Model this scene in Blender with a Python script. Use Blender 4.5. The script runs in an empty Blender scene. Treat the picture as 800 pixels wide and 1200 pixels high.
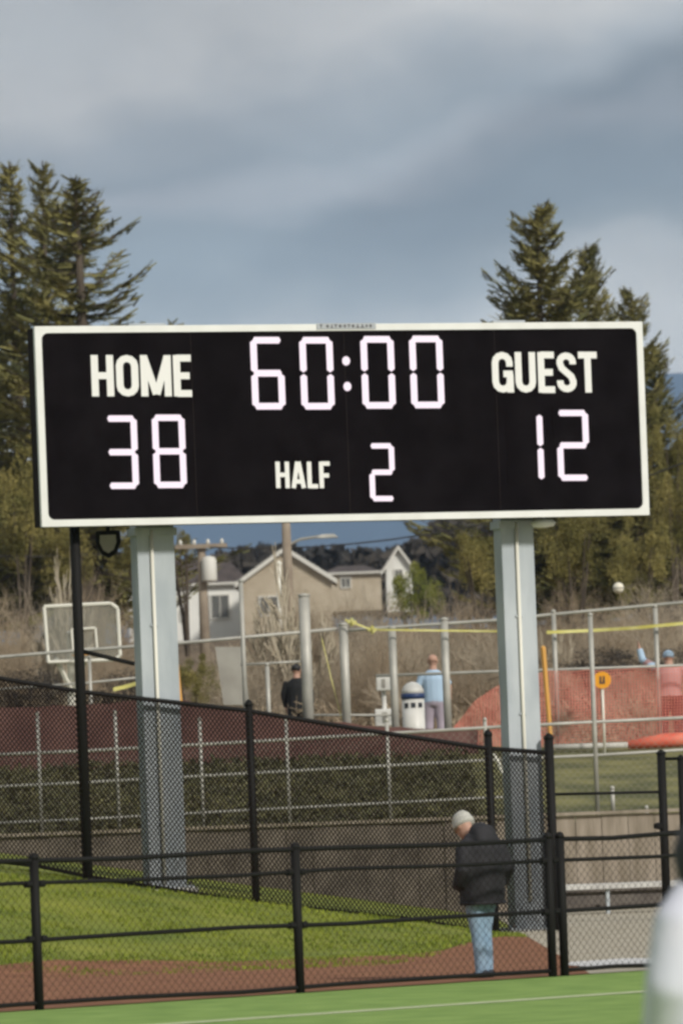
import bpy, math, random
import numpy as np
from mathutils import Vector, Matrix, noise
random.seed(7); rng = np.random.default_rng(7)
R = math.radians
sc = bpy.context.scene
COL = sc.collection

# ------------------------------------------------------------------ camera
F = 6667.0            # focal length in photo pixels (200 mm lens, portrait 36 mm side)
CAMZ = 1.5            # eye height
PX, PY = 400.0, 968.0 # where the level line of sight meets the photo
TH = math.atan(0.038) # camera roll
ct, st = math.cos(TH), math.sin(TH)

def at(px, py, d):
    a, b = px - PX, py - PY
    return Vector((d*(a*ct - b*st)/F, d, CAMZ - d*(a*st + b*ct)/F))

cd = bpy.data.cameras.new('camera'); cam = bpy.data.objects.new('camera', cd); COL.objects.link(cam)
cd.lens = 200.0; cd.sensor_width = 36.0; cd.sensor_fit = 'AUTO'
cd.shift_x = 0.0; cd.shift_y = (PY - 600.0)/1200.0
cd.clip_start = 0.5; cd.clip_end = 30000
cam.matrix_world = Matrix.Translation((0, 0, CAMZ)) @ Matrix.Rotation(R(90), 4, 'X') @ Matrix.Rotation(-TH, 4, 'Z')
cd.dof.use_dof = True; cd.dof.focus_distance = 66.0; cd.dof.aperture_fstop = 4.5
sc.camera = cam

# ------------------------------------------------------------------ render settings
sc.render.engine = 'CYCLES'
sc.view_settings.view_transform = 'Standard'; sc.view_settings.look = 'None'
sc.view_settings.gamma = 1.0; sc.view_settings.exposure = 0.0
sc.cycles.use_denoising = True
sc.cycles.max_bounces = 6; sc.cycles.diffuse_bounces = 3; sc.cycles.glossy_bounces = 2
sc.cycles.transparent_max_bounces = 8; sc.cycles.volume_bounces = 1
sc.cycles.pixel_filter_type = 'BLACKMAN_HARRIS'; sc.cycles.filter_width = 2.8

# ------------------------------------------------------------------ sky
SUN_EL, SUN_AZ = R(31), R(143)     # behind the camera, to the right
w = bpy.data.worlds.new('World'); sc.world = w; w.use_nodes = True
nt = w.node_tree; N = nt.nodes; L = nt.links; N.clear()
def nd(t, **k):
    n = N.new(t)
    for a, v in k.items(): setattr(n, a, v)
    return n
out = nd('ShaderNodeOutputWorld')
sky = nd('ShaderNodeTexSky', sky_type='NISHITA', sun_disc=False, sun_elevation=SUN_EL, sun_rotation=SUN_AZ, air_density=1.2, dust_density=2.0)
bg1 = nd('ShaderNodeBackground'); bg1.inputs[1].default_value = 0.10
L.new(sky.outputs[0], bg1.inputs[0])
tc = nd('ShaderNodeTexCoord')
mp = nd('ShaderNodeMapping'); mp.inputs['Scale'].default_value = (1, 1, 1.9); mp.inputs['Location'].default_value = (1.07, .3, .13)
L.new(tc.outputs['Generated'], mp.inputs[0])
n1 = nd('ShaderNodeTexNoise'); n1.inputs['Scale'].default_value = 12; n1.inputs['Detail'].default_value = 5; n1.inputs['Roughness'].default_value = .5
n1.inputs['Distortion'].default_value = .5
L.new(mp.outputs[0], n1.inputs['Vector'])
sep = nd('ShaderNodeSeparateXYZ'); L.new(tc.outputs['Generated'], sep.inputs[0])
def math_(op, a, b):
    m = nd('ShaderNodeMath', operation=op)
    for i, v in enumerate((a, b)):
        if isinstance(v, (int, float)): m.inputs[i].default_value = v
        else: L.new(v, m.inputs[i])
    return m.outputs[0]
off = math_('MULTIPLY', math_('SUBTRACT', n1.outputs[0], .5), .062)
# cloud banks run gently upward to the right
el = math_('ADD', math_('ADD', sep.outputs[2], off), math_('MULTIPLY', sep.outputs[0], -.12))
ramp = nd('ShaderNodeValToRGB'); cr = ramp.color_ramp
def lin(c):
    return tuple(((v/255)/12.92 if v/255 <= .04045 else ((v/255+.055)/1.055)**2.4) for v in c) + (1,)
stops = [(0.00, (170, 176, 180)), (.070, (208, 209, 206)), (.083, (200, 204, 204)), (.091, (162, 172, 176)), (.100, (143, 155, 162)), (.107, (137, 148, 155)),
         (.114, (160, 165, 170)), (.121, (138, 146, 152)), (.131, (151, 156, 160)), (.141, (182, 182, 181)), (.155, (170, 172, 173)), (.26, (160, 164, 168)), (.5, (165, 169, 174))]
k = 0.5
while len(cr.elements) < len(stops): cr.elements.new(0.5)
for e, (p, c) in zip(cr.elements, stops):
    e.position = p/k; e.color = lin((c[0]+4, c[1]+2, c[2]-2))
L.new(math_('DIVIDE', el, k), ramp.inputs[0])
n2 = nd('ShaderNodeTexNoise'); n2.inputs['Scale'].default_value = 24; n2.inputs['Detail'].default_value = 6
L.new(mp.outputs[0], n2.inputs['Vector'])
r2 = nd('ShaderNodeMapRange'); r2.inputs[1].default_value = .3; r2.inputs[2].default_value = .7; r2.inputs[3].default_value = .87; r2.inputs[4].default_value = 1.13
L.new(n2.outputs[0], r2.inputs[0])
mul = nd('ShaderNodeVectorMath', operation='SCALE'); L.new(ramp.outputs[0], mul.inputs[0]); L.new(r2.outputs[0], mul.inputs['Scale'])
def mrange(v, a, b, c, d):
    m = nd('ShaderNodeMapRange', interpolation_type='SMOOTHSTEP')
    for q, x_ in zip((1, 2, 3, 4), (a, b, c, d)): m.inputs[q].default_value = x_
    L.new(v, m.inputs[0]); return m.outputs[0]
# one darker cloud bank on the right whose lit upper edge climbs to the right
edge = math_('ADD', math_('ADD', sep.outputs[2], math_('MULTIPLY', sep.outputs[0], -.42)), math_('MULTIPLY', off, .35))
bank = mrange(edge, .104, .113, -.26, .16)
wt = math_('MULTIPLY', math_('MULTIPLY', mrange(sep.outputs[0], -.02, .02, 0, 1), mrange(sep.outputs[0], .1, .35, 1, 0)), math_('MULTIPLY', mrange(sep.outputs[2], .085, .105, 0, 1), mrange(sep.outputs[2], .15, .3, 1, 0)))
gain = math_('ADD', math_('MULTIPLY', bank, wt), 1.0)
mul2 = nd('ShaderNodeVectorMath', operation='SCALE'); L.new(mul.outputs[0], mul2.inputs[0]); L.new(gain, mul2.inputs['Scale']); mul = mul2
bg2 = nd('ShaderNodeBackground'); bg2.inputs[1].default_value = 1.16; L.new(mul.outputs[0], bg2.inputs[0])
mx = nd('ShaderNodeMixShader'); mx.inputs[0].default_value = .96
L.new(bg1.outputs[0], mx.inputs[1]); L.new(bg2.outputs[0], mx.inputs[2]); L.new(mx.outputs[0], out.inputs[0])

sd = bpy.data.lights.new('sun', 'SUN'); sd.energy = 3.1; sd.angle = R(6); sd.color = (1, .96, .905)
sun = bpy.data.objects.new('sun', sd); COL.objects.link(sun)
tosun = Vector((math.sin(SUN_AZ)*math.cos(SUN_EL), math.cos(SUN_AZ)*math.cos(SUN_EL), math.sin(SUN_EL)))
sun.rotation_euler = tosun.to_track_quat('Z', 'Y').to_euler(); sun.location = (20, -20, 30)

# ------------------------------------------------------------------ materials
def mat(name, col, rough=.7, col2=None, scale=3.0, metal=0.0, bump=0.0, bscale=40, emit=None, alpha=None, detail=5, mid=(.35, .65), spec=None, stretch=None, obj=False):
    m = bpy.data.materials.new(name); m.use_nodes = True
    t = m.node_tree; b = t.nodes['Principled BSDF']
    b.inputs['Base Color'].default_value = (*col, 1); b.inputs['Roughness'].default_value = rough; b.inputs['Metallic'].default_value = metal
    if spec is not None: b.inputs['Specular IOR Level'].default_value = spec
    geo = t.nodes.new('ShaderNodeTexCoord' if obj else 'ShaderNodeNewGeometry')
    vec = geo.outputs['Object'] if obj else geo.outputs['Position']
    if stretch:
        mpn = t.nodes.new('ShaderNodeMapping'); mpn.inputs['Scale'].default_value = stretch
        t.links.new(vec, mpn.inputs[0]); vec = mpn.outputs[0]
    if col2:
        n = t.nodes.new('ShaderNodeTexNoise'); n.inputs['Scale'].default_value = scale; n.inputs['Detail'].default_value = detail
        t.links.new(vec, n.inputs['Vector'])
        r = t.nodes.new('ShaderNodeValToRGB'); r.color_ramp.elements[0].position = mid[0]; r.color_ramp.elements[1].position = mid[1]
        r.color_ramp.elements[0].color = (*col, 1); r.color_ramp.elements[1].color = (*col2, 1)
        t.links.new(n.outputs[0], r.inputs[0]); t.links.new(r.outputs[0], b.inputs['Base Color'])
    if bump:
        n = t.nodes.new('ShaderNodeTexNoise'); n.inputs['Scale'].default_value = bscale; n.inputs['Detail'].default_value = 4
        t.links.new(vec, n.inputs['Vector'])
        bp = t.nodes.new('ShaderNodeBump'); bp.inputs['Strength'].default_value = bump; bp.inputs['Distance'].default_value = .03
        t.links.new(n.outputs[0], bp.inputs['Height']); t.links.new(bp.outputs[0], b.inputs['Normal'])
    if emit:
        b.inputs['Emission Color'].default_value = (*emit[0], 1); b.inputs['Emission Strength'].default_value = emit[1]
    if alpha is not None: b.inputs['Alpha'].default_value = alpha
    return m
M = {}
M['turf'] = mat('synthetic_turf', (.17, .285, .05), .95, (.25, .375, .08), 2.2, bump=.5, bscale=60)
M['turf_line'] = mat('turf_line', (.62, .64, .42), .9, (.50, .55, .30), 12)
M['grass'] = mat('lawn', (.12, .16, .013), .95, (.245, .265, .024), .8, bump=.8, bscale=25, detail=8, mid=(.3, .7))
M['blade'] = mat('grass_blade', (.115, .16, .011), .9, (.245, .275, .026), 1.5)
M['bank'] = mat('bank_grass', (.085, .088, .026), .95, (.20, .185, .06), .9, bump=.8, bscale=12, detail=9, mid=(.38, .62))
M['litter'] = mat('leaf_litter', (.10, .07, .04), .95, (.21, .155, .10), .8, bump=.8, bscale=6, detail=9)
M['cinder'] = mat('red_cinder', (.20, .075, .030), .95, (.29, .125, .055), 3, bump=.5, bscale=40, detail=8)
M['gravel'] = mat('gravel', (.36, .31, .225), .95, (.50, .45, .35), 4, bump=.6, bscale=30, detail=9)
M['white_sand'] = mat('chalk', (.55, .53, .5), .9, (.72, .71, .7), 9)
M['blackvinyl'] = mat('black_vinyl', (.010, .009, .008), .7, spec=.2)
M['meshblack'] = mat('black_vinyl_wire', (.014, .010, .008), .9, spec=.05)
M['galv'] = mat('galvanised_pipe', (.34, .33, .29), .55, (.5, .48, .42), 2, metal=.2)
M['galvmesh'] = mat('galvanised_wire', (.30, .27, .22), .6, metal=.1)
M['steel'] = mat('painted_steel', (.33, .37, .395), .55, (.48, .515, .53), 2.2, bump=.1, bscale=14, stretch=(1, 1, .35))
M['conduit'] = mat('pale_conduit', (.80, .77, .66), .45)
M['cabinet'] = mat('cabinet_dark', (.018, .013, .012), .8, spec=.1)
M['face'] = mat('board_black', (.0065, .0050, .0058), .9, (.010, .0080, .0092), 2.5, spec=.02)
M['frame'] = mat('frame_cream', (.82, .82, .78), .4, (.76, .755, .71), 3)
M['letter'] = mat('letter_cream', (.82, .81, .77), .5)
M['led'] = mat('led', (.06, .05, .055), .6, emit=((1.0, .86, .95), .98))
M['grayplate'] = mat('gray_plate', (.42, .44, .46), .5)
M['darkink'] = mat('dark_ink', (.05, .045, .045), .6)
M['concrete'] = mat('concrete', (.45, .43, .38), .9, (.58, .56, .5), 4)
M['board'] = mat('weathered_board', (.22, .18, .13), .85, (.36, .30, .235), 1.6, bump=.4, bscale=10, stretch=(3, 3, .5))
M['shadedboard'] = mat('mesh_shaded_board', (.11, .09, .07), .9, (.20, .165, .13), 2.4, bump=.5, bscale=10)  # same boards, the tall fence mesh's darkening put into their colour
M['timber'] = mat('dark_timber', (.09, .075, .065), .9, (.15, .13, .11), 3)
M['alu'] = mat('bench_aluminium', (.68, .66, .62), .4, (.55, .53, .5), 5, metal=.15)
M['bark'] = mat('bark', (.06, .045, .032), .95, (.11, .085, .06), 2, bump=.6, bscale=8)
M['palebark'] = mat('pale_bark', (.34, .29, .20), .9, (.46, .40, .30), 2)
M['twig'] = mat('brown_twig', (.24, .18, .115), .95, (.38, .30, .20), .5)
M['twig2'] = mat('grey_twig', (.31, .25, .175), .95, (.45, .38, .28), .5)
M['fir'] = mat('fir_needles', (.085, .088, .025), .9, (.25, .22, .068), .8, detail=8)
M['olive'] = mat('olive_leaf', (.13, .12, .028), .85, (.29, .24, .07), 1.0)
M['green'] = mat('green_leaf', (.12, .14, .02), .85, (.26, .26, .04), 1.0)
M['cover'] = mat('darkening_ground_cover', (.05, .052, .018), .9, (.11, .10, .038), 1.2)
M['darkwood'] = mat('far_foliage', (.03, .028, .025), .95, (.075, .062, .048), .1)
M['hill'] = mat('hazed_forest', (.02, .045, .075), 1.0, (.04, .075, .11), .0016, detail=9)  # blue of the distant air is mixed into the forest colour
M['housewhite'] = mat('house_white', (.80, .79, .73), .75, (.74, .73, .67), 1)
M['siding'] = mat('house_beige', (.42, .35, .25), .8, (.50, .43, .32), 1)
M['roofdark'] = mat('roof_shingle', (.055, .042, .038), .9, (.09, .07, .062), 2)
M['rooftan'] = mat('roof_tan', (.30, .26, .20), .9, (.38, .33, .26), 1)
M['trim'] = mat('house_trim', (.66, .64, .57), .6)
M['glass'] = mat('window_glass', (.12, .12, .11), .15)
M['pole'] = mat('utility_wood', (.24, .19, .14), .9, (.33, .27, .2), 2)
M['white'] = mat('white_plastic', (.74, .73, .68), .45, (.66, .64, .58), 3)
M['navy'] = mat('navy_band', (.02, .045, .13), .5)
M['charcoal'] = mat('dark_opening', (.03, .035, .045), .7)
M['tape'] = mat('yellow_tape', (.58, .52, .12), .6, (.70, .66, .28), 3)
M['orangestake'] = mat('orange_stake', (.70, .36, .08), .7)
M['orange'] = mat('orange_sign', (.85, .36, .015), .5)
M['rednet'] = mat('red_netting', (.68, .18, .13), .85, (.78, .27, .2), 2)
M['redbright'] = mat('red_tarp', (.68, .12, .07), .6, (.75, .2, .12), 3)
M['maroonwind'] = mat('maroon_windscreen', (.11, .05, .042), .9, (.17, .085, .07), 1.5, bump=.3, bscale=6)
M['tarp'] = mat('grey_tarp', (.30, .28, .24), .8, (.38, .36, .31), 2)
M['acrylic'] = mat('backboard_panel', (.30, .29, .24), .35, alpha=.35)
M['skin'] = mat('skin', (.48, .28, .2), .6)
M['hair'] = mat('dark_hair', (.012, .01, .01), .6)
M['coat'] = mat('black_coat', (.012, .011, .013), .8, (.021, .019, .022), 9, bump=.5, bscale=14, obj=True)
M['jeans'] = mat('pale_jeans', (.23, .35, .47), .85, (.32, .44, .55), 4, obj=True)
M['beanie'] = mat('cream_beanie', (.50, .48, .42), .9, (.58, .56, .5), 40, bump=.5, bscale=90, obj=True)
M['bluetee'] = mat('light_blue_cloth', (.42, .56, .70), .85)
M['lavender'] = mat('lavender_cloth', (.42, .36, .42), .85)
M['pinktop'] = mat('dusty_pink_cloth', (.50, .30, .29), .85)
M['maroon'] = mat('maroon_cloth', (.11, .018, .02), .85)
M['jersey'] = mat('white_jersey', (.66, .66, .74), .8, (.72, .70, .78), 6)
M['blackcloth'] = mat('black_cloth', (.01, .01, .01), .85)
M['ball'] = mat('white_ball', (.80, .74, .60), .5)
M['wire'] = mat('cable', (.05, .045, .04), .7)

# ------------------------------------------------------------------ mesh helpers
class MB:
    def __init__(s): s.v = []; s.f = []; s.n = 0
    def add(s, vs, fs):
        s.v.extend([tuple(v) for v in vs]); s.f.extend([tuple(i + s.n for i in f) for f in fs]); s.n += len(vs); return s
    def box(s, c, size, rot=None, taper=1.0):
        hx, hy, hz = [q/2 for q in size]; vs = []
        for z in (-1, 1):
            k = 1 if z < 0 else taper
            for x, y in ((-1, -1), (1, -1), (1, 1), (-1, 1)):
                p = Vector((x*hx*k, y*hy*k, z*hz))
                if rot: p = rot @ p
                vs.append(p + Vector(c))
        return s.add(vs, [(0, 3, 2, 1), (4, 5, 6, 7), (0, 1, 5, 4), (1, 2, 6, 5), (2, 3, 7, 6), (3, 0, 4, 7)])
    def tube(s, pts, r, n=8, cap=True):
        pts = [Vector(p) for p in pts]
        rs = r if isinstance(r, (list, tuple)) else [r]*len(pts)
        base = s.n; vs = []; fs = []
        ref = None
        for i, p in enumerate(pts):
            d = (pts[min(i+1, len(pts)-1)] - pts[max(i-1, 0)])
            d = d.normalized() if d.length > 1e-9 else Vector((0, 0, 1))
            if ref is None: ref = Vector((0, 1, 0)) if abs(d.y) < .9 else Vector((1, 0, 0))
            u = d.cross(ref).normalized(); v = d.cross(u).normalized()
            for k in range(n):
                a = 2*math.pi*k/n + .3
                vs.append(p + (u*math.cos(a) + v*math.sin(a))*rs[i])
        for i in range(len(pts)-1):
            for k in range(n):
                fs.append((i*n+k, i*n+(k+1) % n, (i+1)*n+(k+1) % n, (i+1)*n+k))
        if cap:
            fs.append(tuple(range(n-1, -1, -1))); fs.append(tuple((len(pts)-1)*n+k for k in range(n)))
        return s.add(vs, fs)
    def lathe(s, prof, c=(0, 0, 0), n=16, sy=1.0):
        vs = []; fs = []
        for r, z in prof:
            for k in range(n):
                a = 2*math.pi*k/n; vs.append((c[0]+r*math.cos(a), c[1]+r*math.sin(a)*sy, c[2]+z))
        for i in range(len(prof)-1):
            for k in range(n): fs.append((i*n+k, i*n+(k+1) % n, (i+1)*n+(k+1) % n, (i+1)*n+k))
        fs.append(tuple(range(n-1, -1, -1))); fs.append(tuple((len(prof)-1)*n+k for k in range(n)))
        return s.add(vs, fs)
    def prism(s, poly, y0, y1):   # poly in x,z extruded along y
        n = len(poly); vs = [(x, y0, z) for x, z in poly] + [(x, y1, z) for x, z in poly]
        fs = [tuple(range(n-1, -1, -1)), tuple(range(n, 2*n))] + [(i, (i+1) % n, n+(i+1) % n, n+i) for i in range(n)]
        return s.add(vs, fs)
    def loft(s, secs, fwd=(0, -1, 0), n=14):   # secs: (point, lateral radius, front radius)
        pts = [Vector(q[0]) for q in secs]; fwd = Vector(fwd); vs = []; fs = []
        m = len(pts); last = None
        for i, p in enumerate(pts):
            d = (pts[min(i+1, m-1)] - pts[max(i-1, 0)]).normalized()
            u = d.cross(fwd)
            if u.length < .25: u = last or Vector((1, 0, 0))
            u = u.normalized()
            if last and last.dot(u) < 0: u = -u
            last = u; v = d.cross(u).normalized()
            for k in range(n):
                a = 2*math.pi*k/n; vs.append(p + u*math.cos(a)*secs[i][1] + v*math.sin(a)*secs[i][2])
        for i in range(m-1):
            for k in range(n): fs.append((i*n+k, i*n+(k+1) % n, (i+1)*n+(k+1) % n, (i+1)*n+k))
        fs.append(tuple(range(n-1, -1, -1))); fs.append(tuple((m-1)*n+k for k in range(n)))
        return s.add(vs, fs)
    def mesh(s, name, m, smooth=False):
        me = bpy.data.meshes.new(name); me.from_pydata(s.v, [], s.f)
        me.materials.append(m)
        if smooth: me.polygons.foreach_set('use_smooth', [True]*len(me.polygons))
        me.update(); return me
    def build(s, name, m, parent=None, world=False, smooth=False, label=None, bevel=0):
        """world=True: vertices are in world space and are moved into the parent's space"""
        me = s.mesh(name, m, smooth)
        if world and parent is not None:
            inv = (root_matrix(parent)).inverted(); me.transform(inv)
        o = bpy.data.objects.new(name, me); COL.objects.link(o)
        if parent is not None: o.parent = parent
        if label: o['label'] = label
        if bevel:
            b = o.modifiers.new('bevel', 'BEVEL'); b.width = bevel; b.segments = 2; b.limit_method = 'ANGLE'
        return o
def root_matrix(o):
    m = Matrix.LocRotScale(o.location, o.rotation_euler, o.scale)
    return root_matrix(o.parent) @ m if o.parent else m
def thing(name, label, cat, loc=(0, 0, 0), rz=0.0, group=None):
    o = bpy.data.objects.new(name, None); COL.objects.link(o); o.location = loc; o.rotation_euler = (0, 0, rz)
    o.empty_display_size = .1
    o['label'] = label; o['category'] = cat
    if group: o['group'] = group
    return o
def tag(o, label=None, cat=None, group=None, kind=None):
    if label: o['label'] = label
    if cat: o['category'] = cat
    if group: o['group'] = group
    if kind: o['kind'] = kind
    return o
def link_copy(me, name, parent, loc=(0, 0, 0), rot=(0, 0, 0), scale=(1, 1, 1)):
    o = bpy.data.objects.new(name, me); COL.objects.link(o); o.parent = parent
    o.location = loc; o.rotation_euler = rot; o.scale = scale; return o
def copy_thing(o, loc, rz, scale, label, group=None):
    r = o.copy(); COL.objects.link(r); r.location = loc; r.rotation_euler = (0, 0, rz); r.scale = scale; r['label'] = label
    if group: r['group'] = group
    for c in o.children:
        k = c.copy(); COL.objects.link(k); k.parent = r
        for g in c.children:
            q = g.copy(); COL.objects.link(q); q.parent = k
    return r

# ------------------------------------------------------------------ ground
def sm(x, a, b):
    t = min(1, max(0, (x-a)/(b-a))); return t*t*(3-2*t)
def zT(X): return min(1.35, max(0.0, .36 - .168*X))
WALLY = 91.0
def gz(X, Y):
    if Y <= WALLY + .05:
        s = 66 - 7*sm(-X, -1, 4)
        return zT(X)*sm(Y, s, 74.5)
    pts = [(91.1, 1.42), (99, 2.25), (106, 2.85), (118, 3.1), (150, 5.0), (170, 6.6), (350, 12.6), (480, 16), (1200, 30), (3000, 45), (20000, 60)]
    z = pts[-1][1]
    for (a, za), (b, zb) in zip(pts, pts[1:]):
        if Y <= b: z = za + (zb-za)*(Y-a)/(b-a); break
    if Y > 125: z += noise.noise(Vector((X*.03, Y*.03, 0)))*min(1.2, (Y-125)*.03)
    elif Y > 92: z += noise.noise(Vector((X*.5, Y*.5, 0)))*.05
    return z
xs = sorted(set([-9000, -3000, -1000, -400, -150, -80, -50, -35] + [round(-25 + i*.5, 2) for i in range(101)] + [35, 50, 80, 150, 400, 1000, 3000, 9000]))
ys = sorted(set([-60, -20, 0, 20, 40, 50] + [round(55+i*.6, 2) for i in range(60)] + [91.0, 91.1] + [92+i*1.0 for i in range(36)] + [130+i*5 for i in range(30)] + [300, 350, 400, 480, 600, 900, 1200, 2000, 3000, 6000, 9500]))
mb = MB(); vs = [(x, y, gz(x, y)) for y in ys for x in xs]; nx = len(xs)
fs = [(j*nx+i, j*nx+i+1, (j+1)*nx+i+1, (j+1)*nx+i) for j in range(len(ys)-1) for i in range(nx-1)]
mb.add(vs, fs)
g = mb.build('ground', M['grass'], smooth=False); tag(g, kind='structure')
g.data.materials.append(M['bank']); g.data.materials.append(M['litter'])
for p in g.data.polygons:
    y = p.center.y
    if y > 91: p.material_index = 1
    if y > 109: p.material_index = 2
    if p.normal.z < .5 and y < 95: p.material_index = 1

# line of the low field fence
FP = at(42, 1183, 1); FQ = 0
def fence_ground(px, d):   # point on z=0 at depth d seen in photo column px (near the ground)
    py = PY + (CAMZ*F/d)
    p = at(px, py, d); p.z = 0; return p
LA = fence_ground(46, 49.3); LB = fence_ground(660, 53.7)
ldir = (LB-LA).normalized()
def lfence(s): return LA + ldir*s          # s in metres from post one
lnorm = Vector((-ldir.y, ldir.x, 0))       # away from the camera

def sheet(name, poly, m, z, res=None):
    mb = MB(); vs = [(x, y, gz(x, y) + z) for x, y in poly]; mb.add(vs, [tuple(range(len(vs)))])
    return tag(mb.build(name, m), kind='structure')
a = lfence(-40); b = lfence(40)
sheet('turf_field', [(a.x, a.y), (-60, 5), (60, 5), (b.x, b.y)], M['turf'], .006)
# faint line on the turf
mb = MB()
for k in range(24):
    p0 = lfence(-20+k*2); p1 = lfence(-18+k*2)
    for q in (p0, p1): pass
    o0 = lnorm*(-4.35); o1 = lnorm*(-4.60)
    mb.add([p0+o0+Vector((0, 0, .010)), p1+o0+Vector((0, 0, .010)), p1+o1+Vector((0, 0, .010)), p0+o1+Vector((0, 0, .010))], [(0, 1, 2, 3)])
tag(mb.build('turf_line', M['turf_line']), kind='structure')
# red cinder strip behind the low fence, ragged back edge
XG = 2.30
edge = []
for i in range(40):
    x = -9 + i*(XG+9)/39
    y = 59.5 + 5.0*sm(x, -9, .3) + 7.4*sm(x, .6, 2.2) + noise.noise(Vector((x*2.3, 5, 0)))*.5
    edge.append((x, min(y, 73.0)))
front = [((lfence(s)+lnorm*.02).x, (lfence(s)+lnorm*.02).y) for s in (8.1, -40)]
mb = MB(); poly = edge + [(XG, (lfence(6.6)).y+.05)] ; fr = []
for (x, y) in edge:
    s = (x - LA.x)/ldir.x; q = lfence(s)+lnorm*.02; fr.append((x, q.y))
n = len(edge); rows = 10; vs = []
for j in range(rows+1):
    for (x, y), (x2, y2) in zip(edge, fr):
        yy = y2 + (y-y2)*j/rows; vs.append((x, yy, gz(x, yy)+.012))
mb.add(vs, [(j*n+i, j*n+i+1, (j+1)*n+i+1, (j+1)*n+i) for j in range(rows) for i in range(n-1)])
tag(mb.build('red_track', M['cinder']), kind='structure')
# gravel yard on the right
mb = MB(); gy = []
for i in range(30):
    x = XG + .004 + i*1.0; s = (x-LA.x)/ldir.x; gy.append((x, (lfence(s)+lnorm*.02).y))
vs = [(x, y, .010) for x, y in gy] + [(x, 90.9, .010) for x, y in gy]; n = len(gy)
mb.add(vs, [(i, i+1, n+i+1, n+i) for i in range(n-1)])
tag(mb.build('gravel_yard', M['gravel']), kind='structure')
mb = MB(); c = fence_ground(735, 57.5)
pts = []
for i in range(28):
    a = 2*math.pi*i/28; rr = 1+.22*noise.noise(Vector((math.cos(a)*1.7, math.sin(a)*1.7, 3)))
    pts.append((c.x+.62*rr*math.cos(a), c.y+1.5*rr*math.sin(a), .016))
mb.add(pts, [tuple(range(28))]); tag(mb.build('chalk_patch', M['white_sand']), kind='structure')

# grass blades over the lawn (one object)
mb = MB()
def blades(nb, xr, yr, hr, cond=None):
    for _ in range(nb):
        x = random.uniform(*xr); y = random.uniform(*yr)
        if cond and not cond(x, y): continue
        z = gz(x, y); h = random.uniform(*hr)*(.5+noise.noise(Vector((x*1.2, y*.7, 1)))+.3); 
        if h < .02: continue
        a = random.uniform(0, math.pi); dx, dy = math.cos(a)*.012, math.sin(a)*.012
        lx, ly = random.uniform(-.5, .5)*h, random.uniform(-.5, .5)*h
        mb.add([(x-dx, y-dy, z), (x+dx, y+dy, z), (x+lx, y+ly, z+h)], [(0, 1, 2)])
blades(26000, (-6.5, XG), (60, 75), (.015, .055), lambda x, y: y > 60+12*sm(x, .3, 2.2))
tag(mb.build('lawn_grass', M['blade']), kind='stuff', label='short yellow green grass on the slope behind the low fence', cat=None)

# ------------------------------------------------------------------ mountains
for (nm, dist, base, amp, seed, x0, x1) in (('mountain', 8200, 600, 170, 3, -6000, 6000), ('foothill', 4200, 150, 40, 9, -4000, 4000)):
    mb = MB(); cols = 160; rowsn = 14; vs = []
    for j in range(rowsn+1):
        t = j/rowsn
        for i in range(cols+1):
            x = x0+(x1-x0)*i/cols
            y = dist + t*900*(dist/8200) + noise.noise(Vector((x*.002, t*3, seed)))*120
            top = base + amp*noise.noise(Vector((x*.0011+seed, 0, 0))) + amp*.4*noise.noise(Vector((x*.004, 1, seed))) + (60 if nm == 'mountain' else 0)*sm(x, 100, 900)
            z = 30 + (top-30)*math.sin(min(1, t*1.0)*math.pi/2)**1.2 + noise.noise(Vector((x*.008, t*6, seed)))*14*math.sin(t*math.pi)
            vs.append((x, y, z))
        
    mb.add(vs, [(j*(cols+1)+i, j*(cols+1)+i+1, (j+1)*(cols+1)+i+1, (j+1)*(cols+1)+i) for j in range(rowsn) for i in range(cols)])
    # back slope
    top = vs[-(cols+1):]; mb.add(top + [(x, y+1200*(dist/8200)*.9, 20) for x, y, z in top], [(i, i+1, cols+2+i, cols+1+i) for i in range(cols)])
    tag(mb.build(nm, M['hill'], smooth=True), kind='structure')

# ------------------------------------------------------------------ chain link
def chainlink(mb, P, length, height, w, r, nrm):
    """P(s,t)->Vector ; w = half a diamond's width"""
    nk = int(length/w); nj = int(height/w); w2 = height/nj
    nv = Vector(nrm)
    verts = []; faces = []; base = mb.n
    for k in range(nk):
        prev = None
        for j in range(nj+1):
            s = (k + (j+k) % 2)*w
            p = P(s, j*w2) + nv*(r*.7*(1 if (j+k) % 2 else -1))
            idx = base + len(verts)
            verts.append(p + nv*r); 
            q = P(s+r, j*w2) - nv*(r*.5); q2 = P(s-r, j*w2) - nv*(r*.5)
            verts.append(q); verts.append(q2)
            if prev is not None:
                for e in range(3): faces.append((prev+e, prev+(e+1) % 3, idx+(e+1) % 3, idx+e))
            prev = idx
    mb.v.extend([tuple(v) for v in verts]); mb.f.extend(faces); mb.n += len(verts)

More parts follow.
